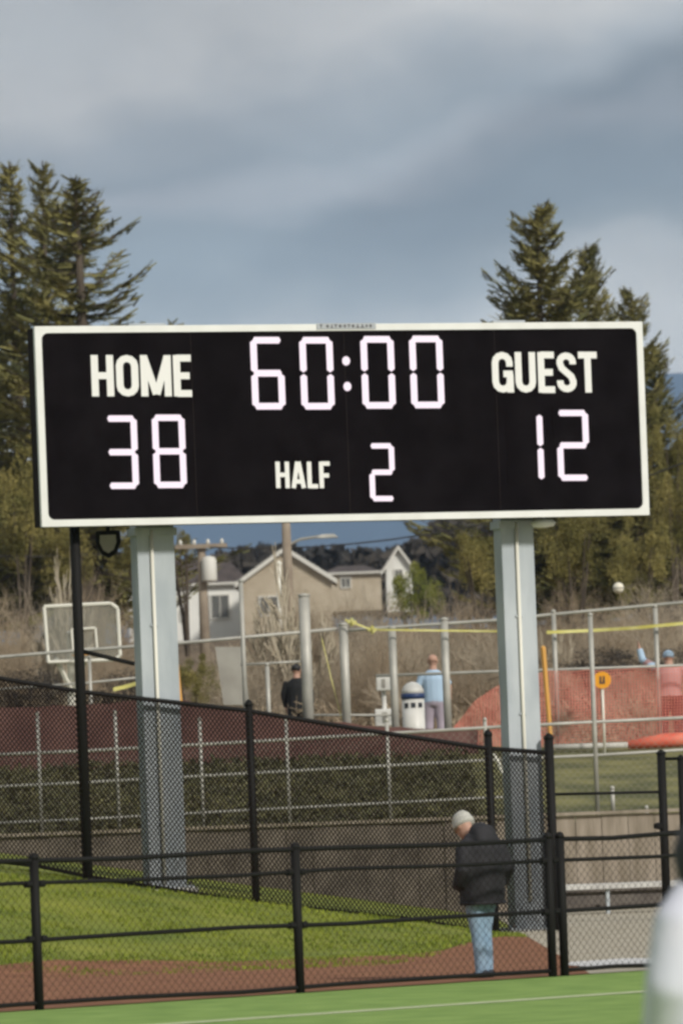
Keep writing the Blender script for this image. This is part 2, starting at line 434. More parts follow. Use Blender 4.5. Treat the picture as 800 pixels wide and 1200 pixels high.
# ---- low black field fence
lf = thing('field_fence', 'low black chain link fence with four rails along the green turf edge', 'fence', LA, math.atan2(ldir.y, ldir.x))
H = 1.30
s0, s1 = -4.2, 12.0
sB = (LB-LA).length
postS = [-3.05, 0, (sB-.1)/2-.10, sB-.14, sB+.02, sB+3.1]
pm = MB(); pm.tube([(0, 0, -.1), (0, 0, H+.02)], .042, 12); pm.lathe([(.045, H+.01), (.046, H+.035), (.03, H+.06), (.008, H+.07)], n=12)
pme = pm.mesh('post', M['blackvinyl'], True)
for s in postS: link_copy(pme, 'post', lf, (s, 0, 0))
gaps = [(s0, postS[-2]-.02), (postS[-2]+.02, s1)]
for z, r in ((H, .024), (H-.20, .019), (.62, .021), (.06, .021)):
    for a, b in [(s0, sB-.14), (sB+.02, s1)]:
        m_ = MB(); 
        pts = [(a+(b-a)*i/8, 0, z+(.012*math.sin(i*2.1+z*7) if 0 < i < 8 else 0)) for i in range(9)]
        m_.tube(pts, r, 8); m_.build('rail', M['blackvinyl'], lf, smooth=True)
m_ = MB(); chainlink(m_, lambda s, t: Vector((s0+s, .028, .05+t)), s1-s0, H-.05, .043, .0022, (0, 1, 0))
tag(m_.build('chain_link', M['meshblack'], lf), kind='stuff')
# clamps where rails meet posts
m_ = MB(); m_.tube([(-.032, 0, 0), (.032, 0, 0)], .033, 8); clm = m_.mesh('clamp', M['blackvinyl'])
for s in postS[1:4]:
    for z in (H-.20, .62):
        for e in (-1, 1): link_copy(clm, 'clamp', lf, (s+e*.075, 0, z))

# ------------------------------------------------------------------ scoreboard
dL, dR = 73.0, 75.7
BTL = at(40, 381, dL); BTR = at(751, 377, dR)
BXl, BXr = BTL.x, BTR.x; ZT = 8.055; ZB = 5.48
BLEN = math.hypot(BXr-BXl, dR-dL); BANG = math.atan2(dR-dL, BXr-BXl)
def bl(px, py):        # photo pixel -> board local (x along, z up)
    a, b = px-PX, py-PY; xs_ = (a*ct-b*st)/F; zs_ = -(a*st+b*ct)/F
    t = (xs_*dL - BXl)/((BXr-BXl) - xs_*(dR-dL)); d = dL+(dR-dL)*t
    return t*BLEN, CAMZ+zs_*d
sb = thing('scoreboard', 'wide black electronic scoreboard with lit digits on two grey steel posts', 'scoreboard', (BXl, dL, 0), BANG)
HB = ZT-ZB; D = .33
m_ = MB(); m_.box((BLEN/2, .03+D/2, (ZT+ZB)/2), (BLEN-.02, D, HB-.02)); m_.build('cabinet', M['cabinet'], sb)
m_ = MB(); m_.box((BLEN/2, .012, (ZT+ZB)/2), (BLEN-.08, .03, HB-.08)); m_.build('face_panel', M['face'], sb)
# frame with rounded inside corners
m_ = MB()
fw = .088; rad = .085
inner = []; outer = []
def corner(cx, cz, a0):
    return [(cx+rad*math.cos(a0+i*math.pi/2/6), cz+rad*math.sin(a0+i*math.pi/2/6)) for i in range(7)]
x0, x1, z0, z1 = fw, BLEN-fw, ZB+fw, ZT-fw
inner = corner(x1-rad, z1-rad, 0) + corner(x0+rad, z1-rad, math.pi/2) + corner(x0+rad, z0+rad, math.pi) + corner(x1-rad, z0+rad, 3*math.pi/2)
oc = [(BLEN, ZT), (0, ZT), (0, ZB), (BLEN, ZB)]
outer = []
for q in range(4):
    for i in range(7):
        outer.append(oc[q])
vs = []; fs = []; n = len(inner)
for y in (-.030, .045):
    vs += [(x, y, z) for x, z in inner]; vs += [(x, y, z) for x, z in outer]
for i in range(n):
    j = (i+1) % n
    fs.append((i, j, n+j, n+i)); fs.append((i, 2*n+i, 2*n+j, j)); fs.append((n+i, n+j, 3*n+j, 3*n+i))
m_.add(vs, fs); m_.build('frame', M['frame'], sb)
for fx in (.25, .5, .75):
    m_ = MB(); m_.box((BLEN*fx, -.0035, (ZT+ZB)/2), (.010, .003, HB-.2)); m_.build('panel_seam', M['cabinet'], sb)
# maker's strip in the middle of the top edge: grey with a row of small dark worn characters
xa, za = bl(370, 381); xb, zb = bl(439, 381)
m_ = MB(); m_.box(((xa+xb)/2, -.034, ZT-.03), (xb-xa, .014, .075)); npl = m_.build('nameplate', M['grayplate'], sb)
m_ = MB(); x = xa+.04
random.seed(3)
while x < xb-.06:
    wv = random.uniform(.03, .05)
    m_.box((x+wv/2, -.043, ZT-.03), (wv*.3, .004, .045)); m_.box((x+wv/2, -.0445, ZT-.03+random.choice((-.018, 0, .018))), (wv, .004, .010))
    x += wv+.018 + (.03 if random.random() < .15 else 0)
tag(m_.build('worn_lettering', M['darkink'], npl), kind='stuff')

# --- lettering: condensed bold strokes in a 1-high cell, stroke .19
def ribbon(m, pts, t, y0, y1, closed=False):
    pts = [Vector((p[0], p[1])) for p in pts]; pts = [p for i, p in enumerate(pts) if i == 0 or (p-pts[i-1]).length > 1e-4]; n = len(pts); Lf = []; Rt = []
    for i in range(n):
        if closed: a = (pts[i]-pts[i-1]).normalized(); b = (pts[(i+1) % n]-pts[i]).normalized()
        else:
            a = (pts[i]-pts[i-1]).normalized() if i > 0 else None; b = (pts[i+1]-pts[i]).normalized() if i < n-1 else None
            a = a or b; b = b or a
        na = Vector((-a.y, a.x)); nb = Vector((-b.y, b.x)); mi = (na+nb).normalized(); k = t/2/max(.35, mi.dot(na))
        Lf.append(pts[i]+mi*k); Rt.append(pts[i]-mi*k)
    vs = []
    for y in (y0, y1): vs += [(p.x, y, p.y) for p in Lf] + [(p.x, y, p.y) for p in Rt]
    fs = []; seg = n if closed else n-1
    for i in range(seg):
        j = (i+1) % n
        fs += [(i, j, n+j, n+i), (2*n+i, 3*n+i, 3*n+j, 2*n+j), (i, 2*n+i, 2*n+j, j), (n+i, n+j, 3*n+j, 3*n+i)]
    if not closed: fs += [(0, n, 3*n, 2*n), (n-1, 3*n-1, 4*n-1, 2*n-1)]
    m.add(vs, fs)
def arc(cx, cy, rx, ry, a0, a1, n=6):
    return [(cx+rx*math.cos(R(a0+(a1-a0)*i/n)), cy+ry*math.sin(R(a0+(a1-a0)*i/n))) for i in range(n+1)]
T = .165; h = T/2
def glyph(c):
    W = {'H': .52, 'O': .52, 'M': .70, 'E': .42, 'G': .53, 'U': .52, 'S': .50, 'T': .48, 'A': .56, 'L': .40, 'F': .41}[c]
    x0, x1 = h, W-h; r = (W/2-h); m = W/2
    if c == 'H': s = [[(x0, 0), (x0, 1)], [(x1, 0), (x1, 1)], [(x0, .5), (x1, .5)]]
    elif c == 'O': s = ['c', arc(m, 1-h-r, r, r, 0, 180) + arc(m, h+r, r, r, 180, 360)]
    elif c == 'M': s = [[(x0*.9, 0), (x0*.9, 1)], [(W-x0*.9, 0), (W-x0*.9, 1)], [(x0-.01, .97), (m-.005, .05)], [(W-x0+.01, .97), (m+.005, .05)]]
    elif c == 'E': s = [[(x0, 0), (x0, 1)], [(x0, 1-h*.85), (W, 1-h*.85)], [(x0, .5), (W-.04, .5)], [(x0, h*.85), (W, h*.85)]]
    elif c == 'F': s = [[(x0, 0), (x0, 1)], [(x0, 1-h*.85), (W, 1-h*.85)], [(x0, .48), (W-.04, .48)]]
    elif c == 'L': s = [[(x0, 0), (x0, 1)], [(x0, h*.85), (W, h*.85)]]
    elif c == 'T': s = [[(m, 0), (m, 1)], [(0, 1-h*.85), (W, 1-h*.85)]]
    elif c == 'U': s = [[(x0, 1), (x0, h+r)] + arc(m, h+r, r, r, 180, 360)[1:] + [(x1, 1)]]
    elif c == 'G': s = [[(x1, .64)] + arc(m, 1-h-r, r, r, 0, 180) + arc(m, h+r, r, r, 180, 360) + [(x1, .46)], [(m+.02, .46), (W-.002, .46)], [(x1+.01, 0.0), (x1+.01, .46)]]
    elif c == 'S': s = [[(x1, .70)] + arc(m, 1-h-r, r, r*.95, 0, 190, 8) + [(x0+.05, .60), (m, .5), (x1-.05, .40)] + arc(m, h+r, r, r*.95, 10, -180, 8) + [(x0, .30)]]
    elif c == 'A': s = [[(.085, 0), (m-.02, 1)], [(W-.085, 0), (m+.02, 1)], [(.17, .25), (W-.17, .25)]]
    return W, s
def word(txt, px0, px1, pytop, pybot, parent):
    ax, az = bl(px0, pybot); bx, bz = bl(px1, pybot); tx, tz = bl(px0, pytop)
    total = sum(glyph(c)[0] for c in txt); hgt = tz-az; gap = .06
    need = total + gap*(len(txt)-1); sx = (bx-ax)/need; m = MB(); x = 0
    slope = (bz-az)/(bx-ax)
    for c in txt:
        W, s = glyph(c); closed = False; yy = -.0060
        for st_ in s:
            if st_ == 'c': closed = True; continue
            mm = MB(); ribbon(mm, st_, T, yy, -.0035, closed); yy -= .0007
            m.add([(ax+(x+vx)*sx, vy, az+slope*(x+vx)*sx+vz*hgt) for vx, vy, vz in mm.v], mm.f)
        x += W+gap
    return m.build('lettering', M['letter'], parent, label=f'cream painted word {txt}')
word('HOME', 108, 225, 416, 464.5, sb)
word('GUEST', 577, 700, 412.5, 460, sb)
word('HALF', 323.5, 387, 541, 572, sb)
# --- seven segment digits
SEG = {'0': 'abcdef', '1': 'bc', '2': 'abged', '3': 'abgcd', '6': 'afgedc', '8': 'abcdefg'}
def digit(ch, px, py, wp, hp, tp):
    ox, oz = bl(px, py); ex, ez = bl(px+wp, py); _, bz = bl(px+.038*hp, py+hp)
    Wd = ex-ox; Hd = oz-bz; t = tp/90.0; slope = (ez-oz)/(ex-ox)
    tilt = 0
    root = MB(); root.box((ox+Wd/2, -.0042, oz-Hd/2), (Wd+.10, .004, Hd+.10))
    dg = root.build('digit', M['face'], sb, label=f'lit digit {ch}')
    g_ = .012; hh = t/2
    def hor(z, l=g_, chamf=True):
        x0 = ox+t*.55+g_; x1 = ox+Wd-t*.55-g_
        return [(x0-hh*.55, z), (x0, z+hh), (x1, z+hh), (x1+hh*.55, z), (x1, z-hh), (x0, z-hh)]
    def ver(x, za, zb):
        return [(x, za), (x+hh, za-hh*.7), (x+hh, zb+hh*.7), (x, zb), (x-hh, zb+hh*.7), (x-hh, za-hh*.7)]
    zt = oz; zm = oz-Hd/2; zb_ = oz-Hd
    P_ = {'a': hor(zt-hh), 'g': hor(zm), 'd': hor(zb_+hh),
          'f': ver(ox+hh, zt-hh*.9, zm+g_), 'b': ver(ox+Wd-hh, zt-hh*.9, zm+g_),
          'e': ver(ox+hh, zm-g_, zb_+hh*.9), 'c': ver(ox+Wd-hh, zm-g_, zb_+hh*.9)}
    for s in SEG[ch]:
        m = MB(); m.prism([(x, z+slope*(x-ox)) for x, z in P_[s]], -.022, -.006)
        m.build('segment', M['led'], dg)
for a_ in (('6', 292.5, 395, 38.5, 85, 7.6), ('0', 350, 395, 38.5, 85, 7.6), ('0', 421.5, 394, 38.5, 85, 7.6), ('0', 478.5, 393.5, 38.5, 85, 7.6),
           ('3', 122.5, 487, 37, 86, 7.2), ('8', 177.5, 486, 38, 86, 7.2), ('1', 596, 483, 38, 82, 7.0), ('2', 650.5, 480.5, 37, 83, 7.2),
           ('2', 431, 519.5, 29.5, 68, 6.2)):
    digit(*a_)
for px, py in ((405, 423), (406.5, 453)):
    x, z = bl(px, py); m = MB(); m.prism([(x+.052*math.cos(R(i*30)), z+.06*math.sin(R(i*30))) for i in range(12)], -.02, -.006)
    m.build('colon_dot', M['led'], sb)
# posts
def post(pxm, pym, wd, co):
    x, z = bl(pxm, pym); y = .66; dpt = .30; x += y*math.tan(BANG)*.98
    m = MB(); m.box((x, y, ZT/2+.04), (wd, dpt, ZT+.08)); p = m.build('post', M['steel'], sb, bevel=.012)
    m = MB(); m.tube([(x+co, y-dpt/2-.022, .4), (x+co, y-dpt/2-.022, ZB-.04)], .024, 8); m.build('conduit', M['conduit'], p, smooth=True)
    m = MB()
    for q in (1.6, 2.9, 4.2): m.box((x+co, y-dpt/2-.012, q), (.10, .02, .025))
    m.build('conduit_strap', M['steel'], p)
    m = MB(); m.box((x, y, ZB-.06), (wd+.06, dpt+.06, .10)); m.build('head_plate', M['steel'], p)
    return x
XSH = .66*math.tan(BANG)*.98
xl = post(177, 640, .51, -.06); xr = post(604, 640, .46, -.02)
for x in (xl, xr):
    P0 = Matrix.Rotation(BANG, 4, 'Z') @ Vector((x, .66, 0)) + Vector((BXl, dL, 0)); zz = gz(P0.x, P0.y)
    m = MB(); m.box((x, .66, zz-.13), (.74, .62, .32)); m.build('footing', M['concrete'], sb, bevel=.03)
    m = MB(); m.box((x, .66, zz+.045), (.66, .5, .03)); pl_ = m.build('base_plate', M['steel'], sb)
    for bx_ in (-.28, .28):
        m = MB(); m.lathe([(.022, 0), (.022, .035), (.010, .05)], (x+bx_, .46, zz+.061), 6); m.build('anchor_bolt', M['timber'], pl_)
for z in (ZB+.5, ZT-.5):
    m = MB(); m.box((BLEN/2, .03+D+.075, z), (BLEN-.5, .145, .16)); m.build('mounting_beam', M['cabinet'], sb)

# shield-shaped horn and small oval lamp under the board
c = at(127, 637, 74.2); t_ = thing('horn_speaker', 'shield shaped dark rimmed horn hanging under the board by the left post', 'horn', c)
sh = [(-.155, .17), (.155, .17), (.165, .02), (.10, -.13), (0, -.19), (-.10, -.13), (-.165, .02)]
m = MB(); m.prism(sh, -.02, .14); m.build('housing', M['blackvinyl'], t_, bevel=.01)
m = MB(); m.prism([(x*.66, z*.66) for x, z in sh], -.032, -.021); m.build('grille', M['tarp'], t_)
m = MB(); m.box((0, .1, .24), (.05, .05, .16)); m.build('bracket', M['blackvinyl'], t_)
c = at(636, 613, 75.5); t_ = thing('floodlight', 'small pale oval lamp tucked under the board beside the right post', 'lamp', c)
m = MB(); m.lathe([(.02, .07), (.12, .05), (.17, 0), (.14, -.045), (.05, -.06)], n=16, sy=.8); m.build('lamp_shade', M['frame'], t_, smooth=True)
m = MB(); m.tube([(0, 0, .06), (-.02, .05, .14)], .02, 6); m.build('bracket', M['steel'], t_)

# ------------------------------------------------------------------ tall black fence on the slope, just in front of the posts
off_n = Vector((math.sin(BANG), -math.cos(BANG), 0))
def tline(px, py_base):
    # point on the vertical plane of the fence (parallel to the board, .38 m behind its face)
    o = Vector((BXl, dL, 0)) - off_n*.36; a, b = px-PX, py_base-PY
    dr = Vector(((a*ct-b*st)/F, 1.0, -(a*st+b*ct)/F)); nrm = off_n
    t = (o - Vector((0, 0, CAMZ))).dot(nrm)/dr.dot(nrm)
    return Vector((0, 0, CAMZ)) + dr*t
topP = [(-60, 787), (0, 795), (98, 811), (290, 833), (430, 856), (570, 877), (640, 882)]
botP = [(-60, 1003), (44, 1015), (103, 1027), (297, 1058), (473, 1076), (581, 1094), (646, 1099)]
TT = [tline(*p) for p in topP]; TB = [tline(*p) for p in botP]
o0 = Vector((BXl, dL, 0)) - off_n*.36; tdir = Vector((math.cos(BANG), math.sin(BANG), 0))
def S(v): return (v-o0).dot(tdir)
def interp(arr, s):
    ss = [S(v) for v in arr]; zz = [v.z for v in arr]
    return float(np.interp(s, ss, zz))
tf = thing('slope_fence', 'tall black chain link fence running down the grass slope under the board', 'fence', (o0.x, o0.y, 0), BANG)
sL, sR = S(TT[0]), S(TT[-1])
for i, (px, py, r) in enumerate(((-60, 790, .05), (290, 833, .05), (570, 868, .052), (641, 872, .062))):
    p = tline(px, py); s = S(p); s += (0 if px < 0 else .02)
    m = MB(); zb = interp(TB, s)-.1; zt = p.z+.06; m.tube([(s, 0, zb), (s, 0, zt)], r, 12); m.lathe([(r*1.1, zt), (r*1.15, zt+.03), (r*.7, zt+.07), (.01, zt+.09)], (s, 0, 0), 12)
    m.build('post', M['blackvinyl'], tf, smooth=True)
for arr, r, nm in ((TT, .032, 'top_rail'), (TB, .026, 'bottom_rail')):
    m = MB(); m.tube([(S(v), 0, v.z + (.0 if nm == 'top_rail' else .0)) for v in arr], r, 8); m.build(nm, M['blackvinyl'], tf, smooth=True)
m = MB()
chainlink(m, lambda s, t: Vector((sL+s, -.035, interp(TB, sL+s) + t*(interp(TT, sL+s)-interp(TB, sL+s)))), sR-sL, 1.0, .036, .0026, (0, 1, 0)) if False else None
def CL(mb, s_a, s_b, w, r, y):
    nk = int((s_b-s_a)/w); rows = 66
    base_s = [s_a+k*w for k in range(nk+2)]
    zb_ = [interp(TB, s) for s in base_s]; zt_ = [interp(TT, s) for s in base_s]
    for k in range(nk):
        vs = []; fs = []
        for j in range(rows+1):
            q = k + (j+k) % 2; s = base_s[q]; z = zb_[q]+(zt_[q]-zb_[q])*j/rows
            yy = y + r*.7*(1 if (j+k) % 2 else -1)
            vs += [(s, yy+r, z), (s+r, yy-r*.5, z), (s-r, yy-r*.5, z)]
            if j:
                a = (j-1)*3; b = j*3
                for e in range(3): fs.append((a+e, a+(e+1) % 3, b+(e+1) % 3, b+e))
        mb.add(vs, fs)
CL(m, sL, sR, .0285, .0084, -.04)
tag(m.build('chain_link', M['meshblack'], tf), kind='stuff')

# the tall black pole standing in that fence line, rising behind the board
pb = tline(103, 1027); pb.z = gz(pb.x, pb.y)
bp = thing('tall_pole', 'tall slim black pole rising from the sloping fence up behind the board', 'pole', pb)
m = MB(); m.tube([(0, 0, -.2), (0, 0, 6.2)], .068, 14); m.build('shaft', M['blackvinyl'], bp, smooth=True)
m = MB(); m.lathe([(.10, -.02), (.10, .03), (.075, .05)], n=14); m.build('base_collar', M['blackvinyl'], bp)
q0 = at(97, 762, pb.y) - pb; q1 = at(158, 778, pb.y+.1) - pb
m = MB(); m.tube([(0.0, .05, q0.z), (q1.x, .1, q1.z)], .03, 8); m.build('cross_rail', M['blackvinyl'], bp, smooth=True)

# black fence stretch on the right yard: rail and gate posts
yd = 80.0
r0 = at(645, 931, yd); r1 = at(772, 931-3, yd)
yf = thing('yard_fence', 'open black pipe fence with thick gate post standing on the gravel yard', 'fence', (r0.x, yd, 0))
m = MB(); m.tube([(0, 0, r0.z), (r1.x-r0.x, 0, r1.z)], .022, 8); m.build('rail', M['blackvinyl'], yf, smooth=True)
def pst(px, pyt, r, nm='post'):
    p = at(px, pyt, yd); m = MB(); x = p.x-r0.x; m.tube([(x, 0, -.1), (x, 0, p.z)], r, 12); m.lathe([(r*1.12, p.z), (r*1.15, p.z+.03), (.01, p.z+.07)], (x, 0, 0), 12)
    m.build(nm, M['blackvinyl'], yf, smooth=True); return x
xa = pst(774, 884, .062); xb = pst(797, 890, .05); xc = pst(905, 890, .05)
for zz in (at(790, 889, yd).z, at(790, 975, yd).z):
    m = MB(); m.tube([(xa, 0, zz), (xc, 0, zz)], .024, 8); m.build('rail', M['blackvinyl'], yf, smooth=True)
m = MB(); m.lathe([(.02, -.05), (.075, -.03), (.075, .03), (.02, .05)], (xa-.07, 0, at(770, 968, yd).z), 10); m.build('hinge', M['blackvinyl'], yf)

# ------------------------------------------------------------------ retaining wall of boards with bench
rw = thing('retaining_wall', 'weathered grey brown board retaining wall below the grassy bank', 'wall', (0, 90.9, 0))
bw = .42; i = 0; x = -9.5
bm_ = [MB().box((0, 0, 0), (bw-.008, .06, 1.0)).mesh('board', M[q]) for q in ('board', 'shadedboard')]
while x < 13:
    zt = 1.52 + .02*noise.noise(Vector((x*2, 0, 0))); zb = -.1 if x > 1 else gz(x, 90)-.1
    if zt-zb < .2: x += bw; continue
    o = link_copy(bm_[x < 2.2], 'board', rw, (x, random.uniform(-.012, .012), (zt+zb)/2), (0, random.uniform(-.006, .006), 0), (1, 1, zt-zb)); x += bw  # left boards use the copy with the mesh's shade in its colour
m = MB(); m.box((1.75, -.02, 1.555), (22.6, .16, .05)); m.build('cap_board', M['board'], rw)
m = MB(); m.box((8.7, -.12, .12), (11, .14, .24)); m.build('base_timber', M['timber'], rw)
m = MB(); m.box((8.7, -.10, .36), (11, .10, .12)); m.build('upper_timber', M['timber'], rw)
bc = at(712, 1070, 87.0)
bn = thing('bench', 'long pale aluminium bench on the gravel in front of the board wall', 'bench', (bc.x, 87.0, 0))
for k in range(2):
    m = MB(); m.box((0, -.14+k*.28, .43), (2.9, .25, .085)); m.build('seat_plank', M['alu'], bn, bevel=.008)
for x in (-1.2, -.0, 1.2):
    m = MB(); m.box((x-.0, -.18, .2), (.05, .05, .42)).box((x, .18, .2), (.05, .05, .42)).box((x, 0, .40), (.05, .42, .035)); m.build('leg', M['steel'], bn)
m = MB(); m.box((0, .05, .12), (2.6, .05, .06)); m.build('stretcher', M['timber'], bn)

# ------------------------------------------------------------------ galvanised fences on the bank
def pipe_fence(name, label, d0, posts, rails, mesh=None):
    o = thing(name, label, 'fence', (0, d0, 0))
    for px, pt, pb_, r in posts:
        a = at(px+(pb_-pt)*.038, pb_, d0); b = at(px, pt, d0)
        m = MB(); m.tube([(a.x, 0, a.z), (a.x, 0, b.z)], r, 10); m.lathe([(r*1.15, b.z), (r, b.z+.04), (.01, b.z+.06)], (a.x, 0, 0), 10); m.build('post', M['galv'], o, smooth=True)
    for pts, r in rails:
        m = MB(); m.tube([Vector((at(x, y, d0).x, 0, at(x, y, d0).z)) for x, y in pts], r, 8); m.build('rail', M['galv'], o, smooth=True)
    return o
fb = pipe_fence('wall_fence', 'galvanised pipe rail fence standing along the top of the board wall', 91.6,
    [(44, 838, 985, .028), (135, 836, 982, .028), (234, 845, 978, .028), (335, 846, 974, .028), (453, 846, 970, .03), (568, 845, 962, .03), (691, 722, 955, .04), (717, 925, 955, .035), (757, 948, 958, .03), (830, 838, 950, .03)],
    [([(-60, 887), (100, 880), (300, 869), (480, 858), (600, 851), (860, 838)], .028),
     ([(-60, 925), (100, 917), (300, 906), (569, 891), (700, 885), (860, 875)], .026),
     ([(-60, 967), (100, 960), (300, 949), (569, 935), (600, 934)], .022)])
fm = MB()
def plainmesh(mb, pxa, pxb, ytopf, ybotf, d, step, r):
    xa = at(pxa, 900, d).x; xb = at(pxb, 900, d).x; n_ = int((xb-xa)/step)
    for k in range(n_):
        x = xa+k*step
        px = pxa+(pxb-pxa)*k/n_; zt = at(px, ytopf(px), d).z; zb = at(px, ybotf(px), d).z; rows = max(2, int((zt-zb)/step)); vs = []; fs = []
        for j in range(rows+1):
            xx = x + step*((j+k) % 2); z = zb+(zt-zb)*j/rows
            vs += [(xx, r, z), (xx+r, -r*.5, z), (xx-r, -r*.5, z)]
            if j:
                a = (j-1)*3; b = j*3
                for e in range(3): fs.append((a+e, a+(e+1) % 3, b+(e+1) % 3, b+e))
        mb.add(vs, fs)
plainmesh(fm, -40, 830, lambda x: 883-.05*x, lambda x: 985-.04*x, 91.65, .06, .0022)
o = fm.build('chain_link', M['galvmesh'], fb); o.location = (0, .03, 0); tag(o, kind='stuff')

fa = pipe_fence('backstop_fence', 'tall galvanised pipe fence with thick pale posts behind the playing area', 105.0,
    [(356, 699, 885, .105), (402, 733, 885, .085), (459, 737, 885, .075), (520, 727, 885, .075), (648, 718, 885, .045), (767, 712, 880, .045), (282, 682, 885, .045), (313, 780, 885, .04), (-10, 768, 890, .04), (105, 772, 890, .03), (200, 752, 890, .04), (870, 705, 880, .045)],
    [([(-60, 776), (0, 770), (60, 765), (230, 752), (395, 737)], .032), ([(402, 739), (459, 735), (580, 727), (648, 720), (800, 706), (880, 699)], .032),
     ([(440, 792), (580, 787), (648, 785), (880, 777)], .028), ([(282, 779), (356, 775)], .022), ([(-60, 812), (105, 800), (200, 790)], .02),
     ([(356, 838), (459, 838)], .022)])

# windscreen (maroon) on the left, red netting on the right
def net(name, label, cat, pts_top, pts_bot, d, m, thick=.02, wav=.06):
    n_ = 60; mb = MB(); xt = [p[0] for p in pts_top]; yt = [p[1] for p in pts_top]; xbm = [p[0] for p in pts_bot]; yb = [p[1] for p in pts_bot]
    vs = []; rows = 8
    for lay in (0, 1):
        for j in range(rows+1):
            for i in range(n_+1):
                px = xt[0]+(xt[-1]-xt[0])*i/n_; a = np.interp(px, xt, yt); b = np.interp(px, xbm, yb); py = a+(b-a)*j/rows
                p = at(px, py, d); dd = wav*noise.noise(Vector((p.x*1.3, p.z*1.1, 2)))
                vs.append((p.x, p.y+dd+lay*thick, p.z+.03*noise.noise(Vector((p.x*3, 0, 0)))*(j == 0)))
    c_ = n_+1; fs = []
    for lay in (0, 1):
        bb = lay*(rows+1)*c_
        fs += [(bb+j*c_+i, bb+j*c_+i+1, bb+(j+1)*c_+i+1, bb+(j+1)*c_+i) for j in range(rows) for i in range(n_)]
    q = (rows+1)*c_
    fs += [(i, i+1, q+i+1, q+i) for i in range(n_)] + [(rows*c_+i, rows*c_+i+1, q+rows*c_+i+1, q+rows*c_+i) for i in range(n_)]
    mb.add(vs, fs)
    return tag(mb.build(name, m), label, cat)
net('windscreen', 'dark maroon fabric windscreen stretched along the field behind the tall fence', 'windscreen', [(-60, 832), (100, 826), (200, 818), (300, 836), (450, 852), (560, 856)], [(-60, 905), (200, 903), (560, 886)], 104.6, M['maroonwind'])
def mesh_net(name, label, cat, pts_top, pts_bot, d, m, cell=.055, r=.0058):
    xt = [p[0] for p in pts_top]; yt = [p[1] for p in pts_top]; xb_ = [p[0] for p in pts_bot]; yb = [p[1] for p in pts_bot]
    mb = MB(); x0_ = at(xt[0], 850, d).x; x1_ = at(xt[-1], 850, d).x; nx_ = int((x1_-x0_)/cell); nz = 26
    def P_(i, j):
        px = xt[0]+(xt[-1]-xt[0])*i/nx_; a = np.interp(px, xt, yt); b = np.interp(px, xb_, yb); p = at(px, a+(b-a)*j/nz, d)
        return Vector((p.x, p.y+.35*noise.noise(Vector((p.x*1.6, p.z*1.3, 5))), p.z+.02*noise.noise(Vector((p.x*4, p.z, 0)))))
    G = [[P_(i, j) for j in range(nz+1)] for i in range(nx_+1)]
    def strip(a, b, ax):
        mb.add([a-ax, b-ax, b+ax, a+ax], [(0, 1, 2, 3)])
    for i in range(nx_+1):
        for j in range(nz): strip(G[i][j], G[i][j+1], Vector((r, 0, 0)))
    for j in range(nz+1):
        for i in range(nx_): strip(G[i][j]+Vector((0, .003, 0)), G[i+1][j]+Vector((0, .003, 0)), Vector((0, 0, r)))
    return tag(mb.build(name, m), label, cat)
mesh_net('debris_netting', 'red plastic debris netting hung on the pipe fence right of the right post', 'netting', [(532, 852), (558, 820), (590, 800), (640, 787), (700, 786), (860, 779)], [(530, 878), (640, 874), (860, 866)], 104.7, M['rednet'])
m = MB(); m.tube([at(735, 873, 104.3), at(775, 868, 104.3), at(860, 863, 104.3)], [.08, .13, .13], 10); tag(m.build('rolled_tarp', M['redbright'], smooth=True), 'bright red rolled tarp lying along the foot of the netting', 'tarp')
m = MB(); m.tube([at(640, 876, 104.2), at(735, 873, 104.2)], .055, 8); tag(m.build('pale_pipe', M['concrete'], smooth=True), 'pale pipe lying on the bank below the red netting', 'pipe')

# ------------------------------------------------------------------ tape, stakes, small things
def ribbon3(name, label, cat, pts, d, wd, m, group=None):
    mb = MB(); P_ = [at(x, y, d) for x, y in pts]; Q = []
    for a, b in zip(P_, P_[1:]):
        for k in range(6): Q.append(a.lerp(b, k/6))
    Q.append(P_[-1]); n_ = len(Q); vs = []
    for i, p in enumerate(Q):
        tw = .35*math.sin(i*.45); ax = Vector((0, math.sin(tw), math.cos(tw)))*wd/2
        vs += [p-ax+Vector((0, -.002, 0)), p+ax+Vector((0, -.002, 0)), p+ax+Vector((0, .003, 0)), p-ax+Vector((0, .003, 0))]
    fs = []
    for i in range(n_-1):
        for e in range(4): fs.append((i*4+e, i*4+(e+1) % 4, (i+1)*4+(e+1) % 4, (i+1)*4+e))
    mb.add(vs, fs); return tag(mb.build(name, m), label, cat, group)
ribbon3('caution_tape', 'yellow caution tape strung along the pipe fence right of the right post', 'tape', [(640, 741), (690, 739), (740, 736), (860, 725)], 104.8, .06, M['tape'])
ribbon3('caution_tape', 'yellow tape sagging between the pale fence posts left of the right post', 'tape', [(404, 726), (430, 736), (445, 738), (520, 739), (600, 740)], 104.75, .035, M['tape'])
ribbon3('caution_tape', 'yellow tape strip slanting down between two thick pale posts', 'tape', [(377, 748), (388, 795), (400, 842)], 104.7, .075, M['tape'])
ribbon3('caution_tape', 'short yellow tape end just left of the left post', 'tape', [(133, 808), (146, 805), (160, 801)], 100.0, .07, M['tape'])
def bow(px, py, label, d=104.5):
    t_ = thing('tape_knot', label, 'tape knot', at(px, py, d))
    random.seed(px); m = MB()
    for k in range(6):
        a = k*1.05+.3; m.box((.05*math.cos(a), .02*k-.05, .035*math.sin(a)), (.085, .006, .04), Matrix.Rotation(a, 3, 'Y'))
    m.build('loops', M['tape'], t_)
bow(412, 729, 'yellow tape knot on the thick post top'); bow(436, 738, 'yellow tape knot hanging between two posts, right of the other knot')
